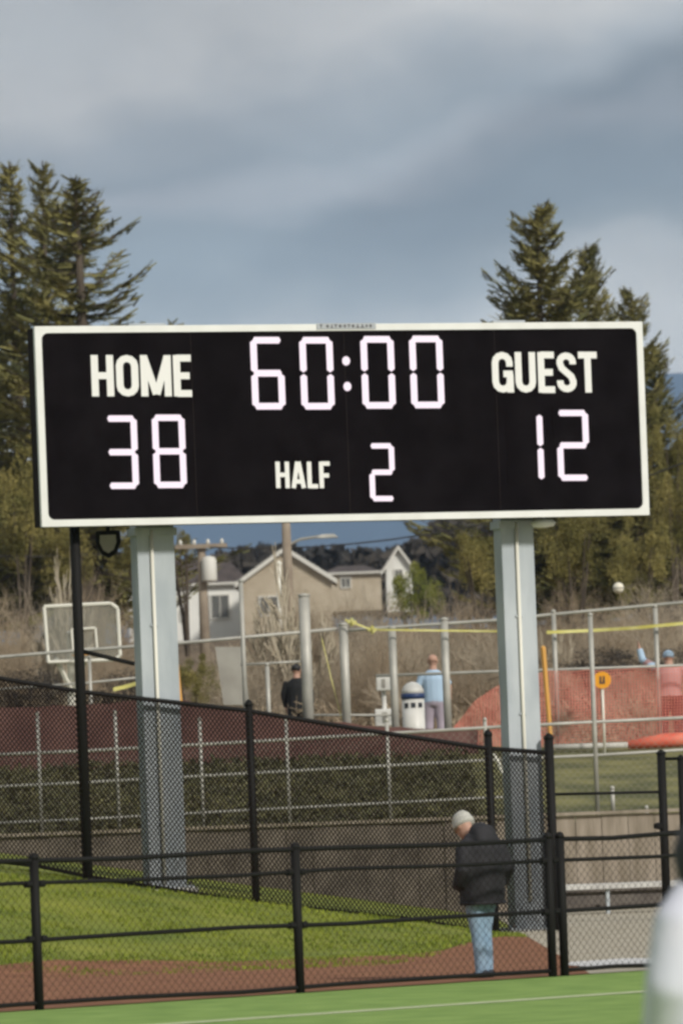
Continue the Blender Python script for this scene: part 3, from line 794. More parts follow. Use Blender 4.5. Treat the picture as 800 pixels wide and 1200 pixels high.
def stake(a, b, d, r, label, m):
    A = at(*a, d); B = at(*b, d); t_ = thing('stake', label, 'stake', B)
    mb = MB(); mb.tube([(0, 0, 0), A-B], [r*.8, r], 6); mb.build('shaft', m, t_)
    mb = MB(); mb.tube([(A-B)*.999, (A-B)*1.02], [r, r*.3], 6); mb.build('tip', m, t_)
stake((636, 759), (646, 880), 103.0, .05, 'leaning tall orange stake right of the right post', M['orangestake'])
stake((207, 779), (212, 826), 101.0, .045, 'orange stake beside the left post', M['orangestake'])
stake((579, 884), (600, 932), 90.5, .035, 'short pale stake leaning behind the right post', M['conduit'])
# orange sign
c = at(705, 797, 103.6); sg = thing('round_sign', 'small round orange sign with dark mark in front of the red netting', 'sign', (c.x, c.y, gz(c.x, c.y)))
zc = c.z-gz(c.x, c.y)
m = MB(); m.prism([(.155*math.cos(R(i*22.5))*1.05, zc+.155*math.sin(R(i*22.5))) for i in range(16)], -.02, .01); m.build('disc', M['orange'], sg)
m = MB(); m.box((-.03, -.024, zc+.01), (.035, .006, .12)).box((.03, -.024, zc+.01), (.035, .006, .12)).box((0, -.028, zc-.05), (.10, .006, .03)); m.build('mark', M['darkink'], sg)
m = MB(); m.tube([(0, .03, 0), (0, .03, zc)], .025, 8); m.build('pole', M['conduit'], sg, smooth=True)
# meter boxes
c = at(451, 850, 106.2); mbx = thing('meter_pedestal', 'two white meter boxes one above the other on a short post', 'meter box', (c.x, c.y, gz(c.x, c.y)))
zg = gz(c.x, c.y); z1 = at(451, 841, 106.2).z-zg; z2 = at(450, 801, 106.2).z-zg
m = MB(); m.tube([(0, .03, 0), (0, .03, z2)], .045, 8); m.build('pedestal', M['white'], mbx)
for z, w_, h_, y_ in ((z1, .36, .32, 0), (z2, .27, .27, 0)):
    m = MB(); m.box((0, -.08, z), (w_, .14, h_)); b_ = m.build('box', M['white'], mbx, bevel=.02)
    m = MB(); m.box((0, -.157, z), (w_*.24, .012, h_*.62)); m.build('slot', M['tarp'], b_)
# domed kiosk
c = at(485, 855, 106.6); zg = gz(c.x, c.y); kk = thing('domed_bin', 'white domed bin with navy band and three dark openings', 'bin', (c.x, c.y, zg))
zt = at(483, 799, 106.6).z-zg; zb_ = at(483, 816, 106.6).z-zg
m = MB(); m.lathe([(.205, 0), (.215, .03), (.21, zb_-.05)], n=20); m.build('body', M['white'], kk, smooth=True)
m = MB(); m.lathe([(.222, zb_-.05), (.225, zb_), (.222, zb_+.05)], n=20); m.build('band', M['navy'], kk, smooth=True)
m = MB(); m.lathe([(.215, zb_+.05)] + [(.215*math.cos(R(a)), zb_+.05+(zt-zb_-.05)*math.sin(R(a))) for a in (20, 40, 60, 78)] + [(.01, zt)], n=20); m.build('dome', M['white'], kk, smooth=True)
for a in (-38, 0, 38):
    m = MB(); m.box((.208*math.sin(R(a)), -.208*math.cos(R(a)), zb_-.17), (.085, .02, .09), Matrix.Rotation(R(a), 3, 'Z')); m.build('opening', M['charcoal'], kk)
# grey tarp panel, dark hedge
c0 = [(252, 758), (285, 758), (292, 826), (262, 826)]
P_ = [at(x, y, 108) for x, y in c0]; m = MB(); m.add([*P_, *[p+Vector((0, .12, 0)) for p in P_]], [(0, 1, 2, 3), (7, 6, 5, 4), (0, 4, 5, 1), (1, 5, 6, 2), (2, 6, 7, 3), (3, 7, 4, 0)])
tag(m.build('tarp_panel', M['tarp']), 'pale grey tarp panel below the white house', 'tarp')
P_ = [at(x, y, 107) for x, y in [(-70, 900), (-70, 808), (60, 800), (150, 806), (220, 790), (300, 825), (420, 838), (560, 850), (560, 900)]]
# basketball hoop
c = at(80, 880, 107.0); zg = gz(c.x, c.y)
hp = thing('basketball_hoop', 'white framed basketball backboard on a support behind the fence', 'basketball hoop', (c.x, c.y, zg))
def hl(px, py): p = at(px, py, 107); return (p.x-c.x, p.z-zg)
def bar(pts, t, y, nm, mt_):
    m = MB()
    for a, b in zip(pts, pts[1:]): m.tube([(a[0], y, a[1]), (b[0], y, b[1])], t, 6)
    return m.build(nm, mt_, hp)
crn = [hl(*q) for q in ((52, 711), (130, 707), (138, 713), (141, 768), (135, 773), (57, 776), (52, 711))]
bar(crn, .035, 0, 'board_frame', M['conduit'])
m = MB(); m.prism([(x, z) for x, z in crn[:-1]], .0, .02); m.build('backboard', M['acrylic'], hp)
bar([hl(*q) for q in ((84, 738), (112, 736), (114, 760), (86, 762), (84, 738))], .024, -.03, 'target_square', M['conduit'])
m = MB(); m.tube([(hl(82, 740)[0], .15, hl(82, 740)[1]), (hl(82, 800)[0], .5, hl(82, 800)[1]), (hl(84, 880)[0], .6, -.1)], .07, 8); m.build('support_pole', M['conduit'], hp)
m = MB(); x_, z_ = hl(66, 772); x2_, z2_ = hl(84, 812); m.tube([(x_, .05, z_), (x2_, .45, z2_)], .05, 6); x_, z_ = hl(102, 772); m.tube([(x_, .05, z_), (x2_, .45, z2_)], .035, 6); m.build('brace', M['conduit'], hp)
m = MB(); x_, z_ = hl(100, 768); ring = [(x_+.225*math.cos(R(a)), -.28+.225*math.sin(R(a)), z_) for a in range(0, 361, 24)]; m.tube(ring, .012, 6, cap=False); m.build('rim', M['orangestake'], hp)

# ------------------------------------------------------------------ utility poles, lamp
def upole(px, ytop, d, r, label, extras):
    p = at(px, ytop, d); zg = gz(p.x, p.y); t_ = thing('utility_pole', label, 'utility pole', (p.x, p.y, zg-.2))
    m = MB(); m.tube([(0, 0, 0), (0, 0, p.z-zg+.2)], [r*1.15, r*.8], 10); m.build('shaft', M['pole'], t_, smooth=True)
    extras(t_, lambda x, y: Vector((at(x, y, d).x-p.x, 0, at(x, y, d).z-zg+.2)))
def ex1(t_, q):
    a, b = q(222, 641), q(250, 640); m = MB(); m.box((a+b)/2+Vector((0, -.2, 0)), (1.5, .12, .12)); m.build('crossarm', M['pole'], t_)
    m = MB()
    for x in (-.6, -.2, .2, .6): m.lathe([(.04, 0), (.06, .06), (.03, .14)], ((a+b)/2+Vector((x, -.2, .06))), 8)
    m.build('insulator', M['trim'], t_)
    c = q(244, 682); m = MB(); m.lathe([(.2, 0), (.22, .05), (.22, .62), (.17, .7), (.05, .74)], c+Vector((.05, -.3, 0)), 14); m.build('transformer', M['trim'], t_, smooth=True)
upole(236, 638, 165, .15, 'dark utility pole with crossarm and white transformer before the white house', ex1)
def ex2(t_, q):
    a = q(335, 640); b = q(352, 632); c = q(378, 628); m = MB(); m.tube([a, b, c], .035, 6); m.build('lamp_arm', M['galv'], t_)
    m = MB(); m.box(c+Vector((.12, 0, -.01)), (.55, .20, .10), taper=.6); m.build('lamp_head', M['galv'], t_, bevel=.02)
upole(333, 560, 140, .13, 'tan utility pole with street lamp arm left of the thick post', ex2)
p = at(326, 660, 138); zg = gz(p.x, p.y); t_ = thing('bare_pole', 'slim sunlit pale pole close in front of the tan utility pole', 'pole', (p.x, p.y, zg))
m = MB(); m.tube([(0, 0, -.2), (0, 0, p.z-zg)], [.075, .06], 10); m.build('shaft', M['conduit'], t_, smooth=True)
m = MB(); m.lathe([(.08, p.z-zg-.04), (.08, p.z-zg+.02), (.02, p.z-zg+.06)], n=10); m.build('cap', M['conduit'], t_)
# overhead wires
def sag(a, b, s, r, label):
    m = MB(); m.tube([a.lerp(b, i/14)-Vector((0, 0, s*4*(i/14)*(1-i/14))) for i in range(15)], r, 4); tag(m.build('overhead_wire', M['wire']), label, 'cable')
sag(at(236, 640, 165), at(-300, 622, 165), .5, .022, 'overhead cable running left from the utility pole crossarm')
sag(at(236, 641, 165), at(900, 500, 150), 1.0, .022, 'overhead cable crossing behind the board to the right')

# ------------------------------------------------------------------ houses
def house(name, label, d, pxl, pxr, y_eave, y_base, y_ridge, wall, roof, gable, windows, over=.35, depth=7, door=None):
    a = at(pxl, y_eave, d); b = at(pxr, y_eave, d); zb = at((pxl+pxr)/2, y_base, d).z; ze = at((pxl+pxr)/2, y_eave, d).z; zr = at((pxl+pxr)/2, y_ridge, d).z
    t_ = thing(name, label, 'house', ((a.x+b.x)/2, d, zb-1.0)); W = b.x-a.x; He = ze-zb+1.0; Hr = zr-zb+1.0
    m = MB()
    if gable: m.prism([(-W/2, 0), (W/2, 0), (W/2, He), (0, Hr-.12), (-W/2, He)], 0, depth)
    else: m.box((0, depth/2, He/2), (W, depth, He))
    m.build('wall', wall, t_)
    th = .16
    if gable:
        k = (Hr-He)/(W/2)
        for s in (-1, 1):
            m = MB(); xo = s*(W/2+over); zo = He-k*over
            m.prism([(0, Hr), (xo, zo), (xo, zo+th), (0, Hr+th)], -over, depth+over); m.build('roof', roof, t_)
            m = MB(); m.prism([(0, Hr-.10), (xo, zo-.10), (xo, zo+th+.02), (0, Hr+th+.02)], -over-.06, -over-.003); m.build('barge_board', M['trim'], t_)
        m = MB()
        z = .5
        while z < Hr-.2:
            hw = W/2 if z < He else (Hr-z)/k
            m.box((0, -.012, z), (2*hw-.05, .02, .03)); z += .25
        tag(m.build('siding_lap', wall, t_), kind='stuff')
    else:
        m = MB(); vs = [(-W/2-over, -over, He), (W/2+over, -over, He), (W/2+over, depth+over, He), (-W/2-over, depth+over, He), (-W/2+1.2, depth/2, Hr), (W/2-1.2, depth/2, Hr)]
        m.add(vs, [(0, 1, 5, 4), (1, 2, 5), (2, 3, 4, 5), (3, 0, 4), (0, 3, 2, 1)]); m.build('roof', roof, t_)
        m = MB(); m.box((0, -over-.05, He+.02), (W+2*over, .10, .14)); m.build('gutter', M['trim'], t_)
    for (x0, y0, x1, y1) in windows:
        p = at((x0+x1)/2, (y0+y1)/2, d); w_ = (x1-x0)*d/F; h_ = (y1-y0)*d/F; cx = p.x-(a.x+b.x)/2; cz = p.z-zb+1.0
        m = MB(); f_ = .09
        m.box((cx, -.05, cz+h_/2+f_/2), (w_+2*f_, .12, f_)).box((cx, -.05, cz-h_/2-f_/2), (w_+2*f_, .12, f_)).box((cx-w_/2-f_/2, -.05, cz), (f_, .12, h_)).box((cx+w_/2+f_/2, -.05, cz), (f_, .12, h_)).box((cx, -.04, cz), (.05, .06, h_))
        wd = m.build('window_frame', M['trim'], t_); m = MB(); m.box((cx, -.015, cz), (w_, .03, h_)); m.build('pane', M['glass'], wd)
    return t_
house('white_house', 'white house with dark hipped roof and one grey window right of the left post', 345, 150, 288, 686, 762, 652, M['housewhite'], M['roofdark'], False, [(248, 698, 268, 724), (180, 700, 195, 724), (213, 716, 219, 726)])
house('gabled_house', 'tan gabled house behind the utility pole and bare shrubs', 335, 282, 388, 680, 762, 644, M['siding'], M['rooftan'], True, [(305, 700, 325, 720)])
house('small_house', 'small far house whose white gable peak shows above the shrubs', 400, 452, 482, 664, 700, 642, M['housewhite'], M['roofdark'], True, [(463, 668, 471, 678)])
house('shed', 'low dark roofed building behind the bare brush', 420, 378, 446, 672, 700, 660, M['siding'], M['roofdark'], False, [(400, 678, 410, 688)])

# ------------------------------------------------------------------ vegetation
def quads(centres, dirs, half_l, half_w, m=None):
    """leaf-like quads; all numpy arrays"""
    n = len(centres); ref = rng.normal(size=(n, 3)); side = np.cross(dirs, ref); side /= np.linalg.norm(side, axis=1, keepdims=True)+1e-9
    a = centres-dirs*half_l[:, None]; b = centres+dirs*half_l[:, None]; s = side*half_w[:, None]
    v = np.empty((n*4, 3)); v[0::4] = a-s*.6; v[1::4] = a+s*.6; v[2::4] = b+s*.35; v[3::4] = b-s*.35
    return v, [(4*i, 4*i+1, 4*i+2, 4*i+3) for i in range(n)]
def conifer_meshes(seed, H, Rr, start=.12, dens=1.0, gap=.0):
    rg = random.Random(seed); C = []; Dd = []; HL = []; HW = []; tr = MB(); lm = MB()
    tr.tube([(0, 0, -.5), (.05, 0, H*.35), (-.05, .05, H*.7), (0, 0, H)], [.26, .2, .11, .02], 8)
    z = H*start
    while z < H*.985:
        t = (z/H-start)/(1-start); base = Rr*((1-t)**.86)*(.75+.25*math.sin(z*1.7+seed)) + .25
        nb = 5 if t < .85 else 4
        for k in range(nb):
            if rg.random() < gap: continue
            az = rg.uniform(0, 2*math.pi); Lb = base*rg.uniform(.6, 1.18)
            rise = -.22+.75*t+rg.uniform(-.12, .12); pts = []
            for q in range(7):
                u = q/6; pts.append(Vector((math.cos(az)*Lb*u, math.sin(az)*Lb*u, z + Lb*(rise*u - .18*math.sin(u*math.pi) + .22*u*u))))
            lm.tube([pts[0], pts[3], pts[6]], [.045*(1-t)+.015, .025, .008], 4, cap=False)
            steps = max(4, int(Lb/.11*dens))
            for s in range(steps):
                u = (s+rg.random())/steps; u = .12+.88*u; i = min(5, int(u*6)); fr = u*6-i; p = pts[i].lerp(pts[i+1], fr)
                dr = (pts[min(6, i+1)]-pts[i]).normalized(); side = Vector((-math.sin(az), math.cos(az), 0))
                spread = .42*(1-u*.75)*min(1.3, Lb*.45)+.06
                for e in (-1, 1, 0):
                    d_ = (dr*.8 + side*e*rg.uniform(.6, 1.2) + Vector((0, 0, rg.uniform(-.35, .25)))).normalized()
                    off_ = rg.uniform(.0, spread)
                    c_ = p + (side*e)*off_ + Vector((rg.gauss(0, .04), rg.gauss(0, .04), rg.gauss(0, .05)-.06*abs(e)))
                    C.append(c_); Dd.append(d_); HL.append(rg.uniform(.10, .24)); HW.append(rg.uniform(.035, .075))
        z += rg.uniform(.24, .42)*(1 if t < .8 else .7)
    v, f = quads(np.array(C), np.array(Dd), np.array(HL), np.array(HW))
    fo = MB(); fo.v = [tuple(x) for x in v.tolist()]; fo.f = f; fo.n = len(v)
    return tr.mesh('trunk', M['bark']), lm.mesh('limbs', M['bark']), fo.mesh('crown', M['fir'])
CM = [conifer_meshes(1, 15.5, 5.2, .1, 1.3), conifer_meshes(2, 15.5, 4.0, .1, .95, .12), conifer_meshes(5, 15.5, 4.9, .12, 1.0, .12)]
def conifer(px, ytop, d, k, rz, wide, label, sink=0):
    p = at(px, ytop, d); zg = gz(p.x, p.y); s = (p.z-zg)/15.5
    t_ = thing('fir_tree', label, 'fir tree', (p.x, p.y, zg), rz, 'firs on either side of the board'); t_.scale = (s*wide, s*wide, s)
    for me, nm in zip(CM[k], ('trunk', 'limbs', 'crown')): link_copy(me, nm, t_)
conifer(12, 188, 185, 1, .3, .9, 'leftmost of the tall firs rising left of the board')
conifer(50, 188, 192, 2, 1.4, .95, 'middle fir with narrow spire left of the board')
conifer(88, 208, 180, 2, 2.9, 1.6, 'ragged fir with long upswept boughs reaching over the board top')
conifer(-40, 240, 188, 1, 4.0, 1.1, 'fir mostly cut off by the left edge of the photo')
conifer(630, 238, 178, 0, .9, 1.3, 'broad dense fir, tallest of those above GUEST')
conifer(686, 284, 186, 0, 2.0, .95, 'second fir right of the tallest one above GUEST')
conifer(738, 336, 176, 0, 4.1, 1.05, 'shorter dense fir behind the right edge of the board')
conifer(765, 400, 182, 1, 5.2, 1.2, 'low fir right of the board')
conifer(655, 330, 195, 0, 2.6, 1.1, 'fir in between the two tallest above GUEST')
conifer(600, 350, 200, 0, 5.6, .7, 'low fir peeking over the board left of GUEST')
conifer(840, 430, 180, 0, 1.2, 1.2, 'fir at the right edge of the photo beyond the board')

def leafy_mesh(seed, n, m, clumps=26, nm='crown', size=(.05, .12)):
    rg = np.random.default_rng(seed); cc = rg.normal(size=(clumps, 3)); cc /= np.linalg.norm(cc, axis=1, keepdims=True); cc *= rg.uniform(.25, .82, (clumps, 1)); cc[:, 2] = cc[:, 2]*.9
    idx = rg.integers(0, clumps, n); p = rg.normal(size=(n, 3)); p /= np.linalg.norm(p, axis=1, keepdims=True); rad_ = rg.uniform(.12, .34, clumps)
    c = cc[idx] + p*(rad_[idx]*rg.uniform(.4, 1.05, n))[:, None]; d = p*.6+rg.normal(size=(n, 3))*.6; d /= np.linalg.norm(d, axis=1, keepdims=True)
    c[:, 2] += 1.0
    v, f = quads(c, d, rg.uniform(size[0]*.25, size[1]*.25, n), rg.uniform(size[0]*.15, size[1]*.15, n))
    b = MB(); b.v = [tuple(x) for x in v.tolist()]; b.f = f; b.n = len(v); return b.mesh(nm, m)
LM = {'olive': [leafy_mesh(s, 9000, M['olive']) for s in (1, 2)], 'green': [leafy_mesh(s, 9000, M['green']) for s in (3,)], 'far': [leafy_mesh(4, 5000, M['darkwood'])]}
def stems(seed):
    rg = random.Random(seed); m = MB()
    for k in range(5):
        a = rg.uniform(0, 6.28); m.tube([(0, 0, -.2), (.12*math.cos(a), .12*math.sin(a), .5), (.4*math.cos(a), .4*math.sin(a), 1.3)], [.05, .035, .01], 5)
    return m.mesh('trunk', M['bark'])
SM = stems(3)
def leafy(px, ytop, ybot, d, wpx, kind, label, name='evergreen_shrub', cat='shrub', group=None, rz=0):
    a = at(px, ytop, d); zb = min(at(px, ybot, d).z, 1e9); zg = gz(a.x, d)
    hgt = a.z-zb; r = wpx*d/F/2
    t_ = thing(name, label, cat, (a.x, d, zg-.1), rz, group)
    lift = max(0, zb-zg)
    crown = link_copy(random.choice(LM[kind]), 'crown', t_, (0, 0, lift), (0, 0, 0), (r, r*.8, hgt/1.95))
    tr = link_copy(SM, 'trunk', t_, (0, 0, 0), (0, 0, 0), (1.2, 1.2, max(.6, (lift+hgt*.6)/1.3)))
random.seed(12)
G = 'evergreen shrubs and trees behind the fences'
leafy(484, 640, 745, 150, 100, 'green', 'yellow green shrub tree right of the small white gable', group=G, rz=1)
leafy(560, 600, 720, 160, 90, 'olive', 'olive tree just left of the right post', 'broad_tree', 'tree', G)
leafy(668, 560, 715, 150, 130, 'olive', 'dark olive tree under the board right of the right post', 'broad_tree', 'tree', G, 2)
leafy(745, 575, 725, 158, 120, 'olive', 'olive tree under the right corner of the board', 'broad_tree', 'tree', G, 4)
leafy(800, 520, 700, 165, 110, 'olive', 'tall olive tree at the right photo edge', 'broad_tree', 'tree', G, 5)
leafy(780, 440, 640, 172, 90, 'olive', 'olive crown beside the right end of the board', 'broad_tree', 'tree', G, 3)
leafy(18, 500, 700, 165, 120, 'olive', 'olive tree at the left photo edge below the firs', 'broad_tree', 'tree', G, 3)
leafy(75, 585, 720, 160, 110, 'olive', 'olive tree behind the basketball hoop', 'broad_tree', 'tree', G, 5)
leafy(165, 600, 700, 165, 100, 'olive', 'dark tree behind the left post', 'broad_tree', 'tree', G, 1)
leafy(215, 610, 660, 172, 36, 'olive', 'small leafy sprig right of the left post top', 'broad_tree', 'tree', G, 1)
leafy(30, 765, 850, 112, 150, 'far', 'dark low hedge left behind the tall pole', 'hedge', 'hedge', G)
leafy(140, 770, 850, 112, 120, 'far', 'dark low hedge behind the left post', 'hedge', 'hedge', G)
leafy(225, 748, 830, 116, 70, 'olive', 'dark green bush below the white house', 'hedge', 'bush', G)
leafy(700, 745, 800, 120, 150, 'far', 'dark low brush above the red netting', 'hedge', 'hedge', G)
leafy(790, 745, 800, 122, 120, 'far', 'dark brush behind the person with a raised arm', 'hedge', 'hedge', G)

# distant wood
def wood(name, label, d, x0p, x1p, ytops, n, size):
    rg = np.random.default_rng(11); px = rg.uniform(x0p, x1p, n); C = np.empty((n, 3))
    for i in range(n):
        yt = np.interp(px[i], [q[0] for q in ytops], [q[1] for q in ytops]) + 6*noise.noise(Vector((px[i]*.06, 0, 0)))
        dd = d + rg.uniform(-12, 25); yb = 720; u = rg.uniform(0, 1)**1.3; p = at(px[i], yt+(yb-yt)*u, dd); C[i] = p
    D_ = rg.normal(size=(n, 3)); D_ /= np.linalg.norm(D_, axis=1, keepdims=True)
    v, f = quads(C, D_, rg.uniform(size*.5, size, n), rg.uniform(size*.4, size*.8, n)); b = MB(); b.v = [tuple(x) for x in v.tolist()]; b.f = f; b.n = len(v)
    return tag(b.build(name, M['darkwood']), label, None, None, 'stuff')
wood('distant_wood', 'dark distant wood along the foot of the blue mountain', 480, -250, 1050, [(-250, 640), (200, 662), (250, 655), (300, 645), (340, 645), (460, 650), (480, 640), (520, 610), (1050, 600)], 26000, .75)

# bare shrubs: recursive twigs
def bare_mesh(seed, levels=5, spread=.5, m=None, n0=9, thick=.03):
    rg = random.Random(seed); tr = MB(); tw = MB()
    def grow(p, d, L_, r, lv):
        q = p + d*L_*.5 + Vector((rg.gauss(0, .05), rg.gauss(0, .05), rg.gauss(0, .03)))*L_; e = p + d*L_
        (tr if lv < 2 else tw).tube([p, q, e], [r, r*.85, r*.65], 4 if lv < 2 else 3, cap=False)
        if lv >= levels: return
        for k in range(3 if lv < 3 else 2+(rg.random() < .5)):
            nd_ = (d + Vector((rg.gauss(0, spread), rg.gauss(0, spread), rg.gauss(.05, spread*.6)))).normalized()
            if nd_.z < -.2: nd_.z *= -.3
            grow(e if k else q.lerp(e, .5), nd_, L_*rg.uniform(.6, .92), r*.6, lv+1)
    for k in range(n0):
        a = rg.uniform(0, 6.28); tilt = rg.uniform(.1, 1.1)
        grow(Vector((rg.gauss(0, .08), rg.gauss(0, .08), 0)), Vector((math.cos(a)*tilt, math.sin(a)*tilt, 1)).normalized(), rg.uniform(.26, .38), thick*.5, 0)
    return tr.mesh('trunk', m), tw.mesh('twigs', m)
PALE = None
BM = [bare_mesh(s, 5, .62, M['twig'] if s % 2 else M['twig2'], 13, .032) for s in (1, 2, 3, 4)]
BM.append(bare_mesh(9, 4, .34, M['palebark'], 7, .17)); BM.append(bare_mesh(12, 4, .40, M['palebark'], 6, .17))
def bare(px, ytop, d, wpx, k, label, rz=0, group='bare shrubs on the brown bank', name='bare_shrub', cat='shrub'):
    p = at(px, ytop, d); zg = gz(p.x, d)-.2; s = (p.z-zg)/1.32
    t_ = thing(name, label, cat, (p.x, d, zg), rz, group); wv = wpx*d/F/1.5; t_.scale = (wv, wv, s)
    link_copy(BM[k][0], 'trunk', t_); link_copy(BM[k][1], 'twigs', t_)
bl_ = [(-10, 640, 140, 120, 'at the left photo edge'), (45, 655, 132, 110, 'behind the basketball backboard'), (112, 640, 145, 110, 'between hoop and left post'), (150, 690, 128, 90, 'just behind the left post'),
       (350, 660, 126, 95, 'around the foot of the utility pole'), (322, 690, 130, 70, 'in front of the tan gabled house'), (395, 672, 140, 110, 'right of the thick pale post'), (430, 690, 125, 100, 'behind the yellow tape knots'),
       (470, 700, 130, 95, 'below the yellow green shrub'), (515, 680, 135, 110, 'behind the person in light blue'), (560, 665, 140, 110, 'left of the right post, tall'), (590, 700, 126, 90, 'hidden partly by the right post'),
       (640, 680, 130, 100, 'right of the right post'), (690, 700, 136, 90, 'below the white ball'), (735, 670, 142, 120, 'above the orange sign, pinkish'), (790, 630, 134, 140, 'at the right photo edge'), (665, 640, 150, 100, 'far one near the right post'),
       (760, 700, 124, 100, 'behind the raised arm'), (410, 740, 118, 90, 'low one between the thick posts'), (470, 750, 118, 90, 'low one behind the meter boxes'), (540, 745, 117, 100, 'low one left of the red netting'), (330, 750, 119, 80, 'low one left of the thick post'),
       (600, 745, 120, 100, 'low one behind the right post'), (690, 745, 120, 110, 'low one above the red netting'), (20, 700, 124, 110, 'reddish one low at the left edge'), (850, 640, 136, 140, 'beyond the right photo edge')]
for i, (px, yt, d, wp, lb) in enumerate(bl_): bare(px, yt, d, wp, i % 4, 'leafless brown shrub ' + lb, i*1.37)
rx_ = random.Random(4)
for i, (px, yt, d, lb) in enumerate([(285, 745, 121, 'below the white house window'), (372, 690, 131, 'right behind the thick pale post'), (420, 668, 146, 'behind the dark shed'), (445, 700, 122, 'between the two tape knots and the meter boxes'),
        (490, 690, 124, 'above the white domed bin'), (530, 655, 143, 'tall, right of the yellow green shrub'), (575, 690, 121, 'touching the left edge of the right post'), (620, 700, 121, 'touching the right edge of the right post'),
        (655, 700, 125, 'above the leaning orange stake'), (715, 690, 127, 'directly below the white ball'), (745, 640, 148, 'tall, below the right corner of the board'), (775, 690, 127, 'above the pale cap of the person with raised arm'),
        (810, 680, 128, 'low at the right photo edge'), (5, 690, 129, 'greyish, at the left edge above the pipe rail'), (70, 700, 127, 'directly behind the backboard'), (130, 720, 122, 'low, between tall pole and left post'),
        (385, 725, 121, 'by the slanting yellow tape strip'), (455, 735, 119, 'low, above the two white meter boxes'), (555, 720, 119, 'above the left end of the red netting'), (322, 672, 127, 'in front of the gable window'),
        (352, 668, 129, 'against the right half of the gabled house'), (312, 690, 124, 'against the left part of the gabled house'), (398, 680, 126, 'under the right eave of the gabled house'), (455, 672, 132, 'left of the small white gable'), (270, 740, 119, 'beside the grey tarp panel'), (340, 655, 134, 'reaching up to the gable peak of the gabled house'), (375, 662, 127, 'reaching over the roof right of the gabled house'), (410, 665, 133, 'in front of the low shed roof'), (432, 660, 128, 'close left of the yellow green shrub'), (228, 735, 120, 'low below the dark utility pole'), (298, 700, 118, 'just left of the gabled house window')]):
    bare(px, yt, d, rx_.uniform(85, 120), (i+1) % 4, 'leafless brown shrub ' + lb, i*2.3)
# pale leaning bare trees
for i, (px, yt, d, wp, lb) in enumerate([(62, 610, 125, 80, 'pale leafless tree spreading behind the hoop'), (640, 655, 122, 60, 'pale leafless tree leaning right of the right post'), (345, 625, 122, 110, 'pale leafless tree spreading by the tan utility pole'), (298, 680, 122, 90, 'pale leafless tree low left of the utility pole')]):
    bare(px, yt, d, wp, 4+i % 2, lb, i*2.2+.4, 'pale leafless trees', 'bare_tree', 'tree')

nc = 7500; X_ = rng.uniform(-9, 2.3, nc); Y_ = rng.uniform(91.6, 104, nc)  # dark leaves added on the left bank to deepen the mesh's darkening
C = np.array([(x, y, gz(x, y)+rng.uniform(0, .16)) for x, y in zip(X_, Y_)]); D_ = rng.normal(size=(nc, 3)); D_ /= np.linalg.norm(D_, axis=1, keepdims=True)
v, f = quads(C, D_, rng.uniform(.05, .13, nc), rng.uniform(.03, .07, nc)); b = MB(); b.v = [tuple(x) for x in v.tolist()]; b.f = f; b.n = len(v)
tag(b.build('darkening_groundcover', M['cover']), 'low dark olive ground cover added to darken the bank behind the tall fence', None, None, 'stuff')
# brush, leaf litter clumps over the brown bank (uncountable)
rgb = np.random.default_rng(5); n = 30000
X_ = rgb.uniform(-14, 14, n); Y_ = rgb.uniform(108, 150, n); C = np.array([(x, y, gz(x, y)+rgb.uniform(0, 1)**2*(.4+1.3*max(0, noise.noise(Vector((x*.4, y*.4, 0)))+.3))) for x, y in zip(X_, Y_)])
D_ = rgb.normal(size=(n, 3))+np.array([0, 0, 1.2]); D_ /= np.linalg.norm(D_, axis=1, keepdims=True)
v, f = quads(C, D_, rgb.uniform(.08, .35, n), rgb.uniform(.01, .03, n)); b = MB(); b.v = [tuple(x) for x in v.tolist()]; b.f = f; b.n = len(v)
tag(b.build('undergrowth', M['twig']), 'tangled brown undergrowth covering the bank', None, None, 'stuff')

# ------------------------------------------------------------------ people
def organic(m, name, mt, parent, voxel=.02, smooth_it=4, label=None):
    o = m.build(name, mt, parent, smooth=True, label=label)
    r = o.modifiers.new('remesh', 'REMESH'); r.mode = 'VOXEL'; r.voxel_size = voxel; r.use_smooth_shade = True
    s = o.modifiers.new('smooth', 'SMOOTH'); s.iterations = smooth_it; s.factor = .5
    return o
V = Vector
def limb(m, pts, rs, fwd=(0, -1, 0)):
    m.loft([(V(p), r if not isinstance(r, tuple) else r[0], r if not isinstance(r, tuple) else r[1]) for p, r in zip(pts, rs)], fwd, 12)
def head(m, c, tilt=0.0):
    """head facing -y; c = centre"""
    c = V(c); rot = Matrix.Rotation(tilt, 3, 'X')
    P_ = lambda x, y, z: c + rot @ V((x, y, z))
    m.loft([(P_(0, .0, -.115), .035, .045), (P_(0, -.015, -.09), .055, .07), (P_(0, -.01, -.04), .068, .088), (P_(0, 0, .02), .076, .098), (P_(0, .005, .07), .068, .088), (P_(0, .005, .105), .04, .055), (P_(0, .005, .118), .01, .015)], (rot @ V((0, -1, 0))), 16)
    m.loft([(P_(0, -.095, .015), .010, .008), (P_(0, -.112, -.015), .014, .014), (P_(0, -.10, -.03), .016, .01)], (0, -1, 0), 8)   # nose
    for s in (-1, 1): m.loft([(P_(s*.076, .01, -.03), .008, .014), (P_(s*.082, .012, 0), .01, .02), (P_(s*.078, .014, .025), .008, .014)], (0, -1, 0), 8)
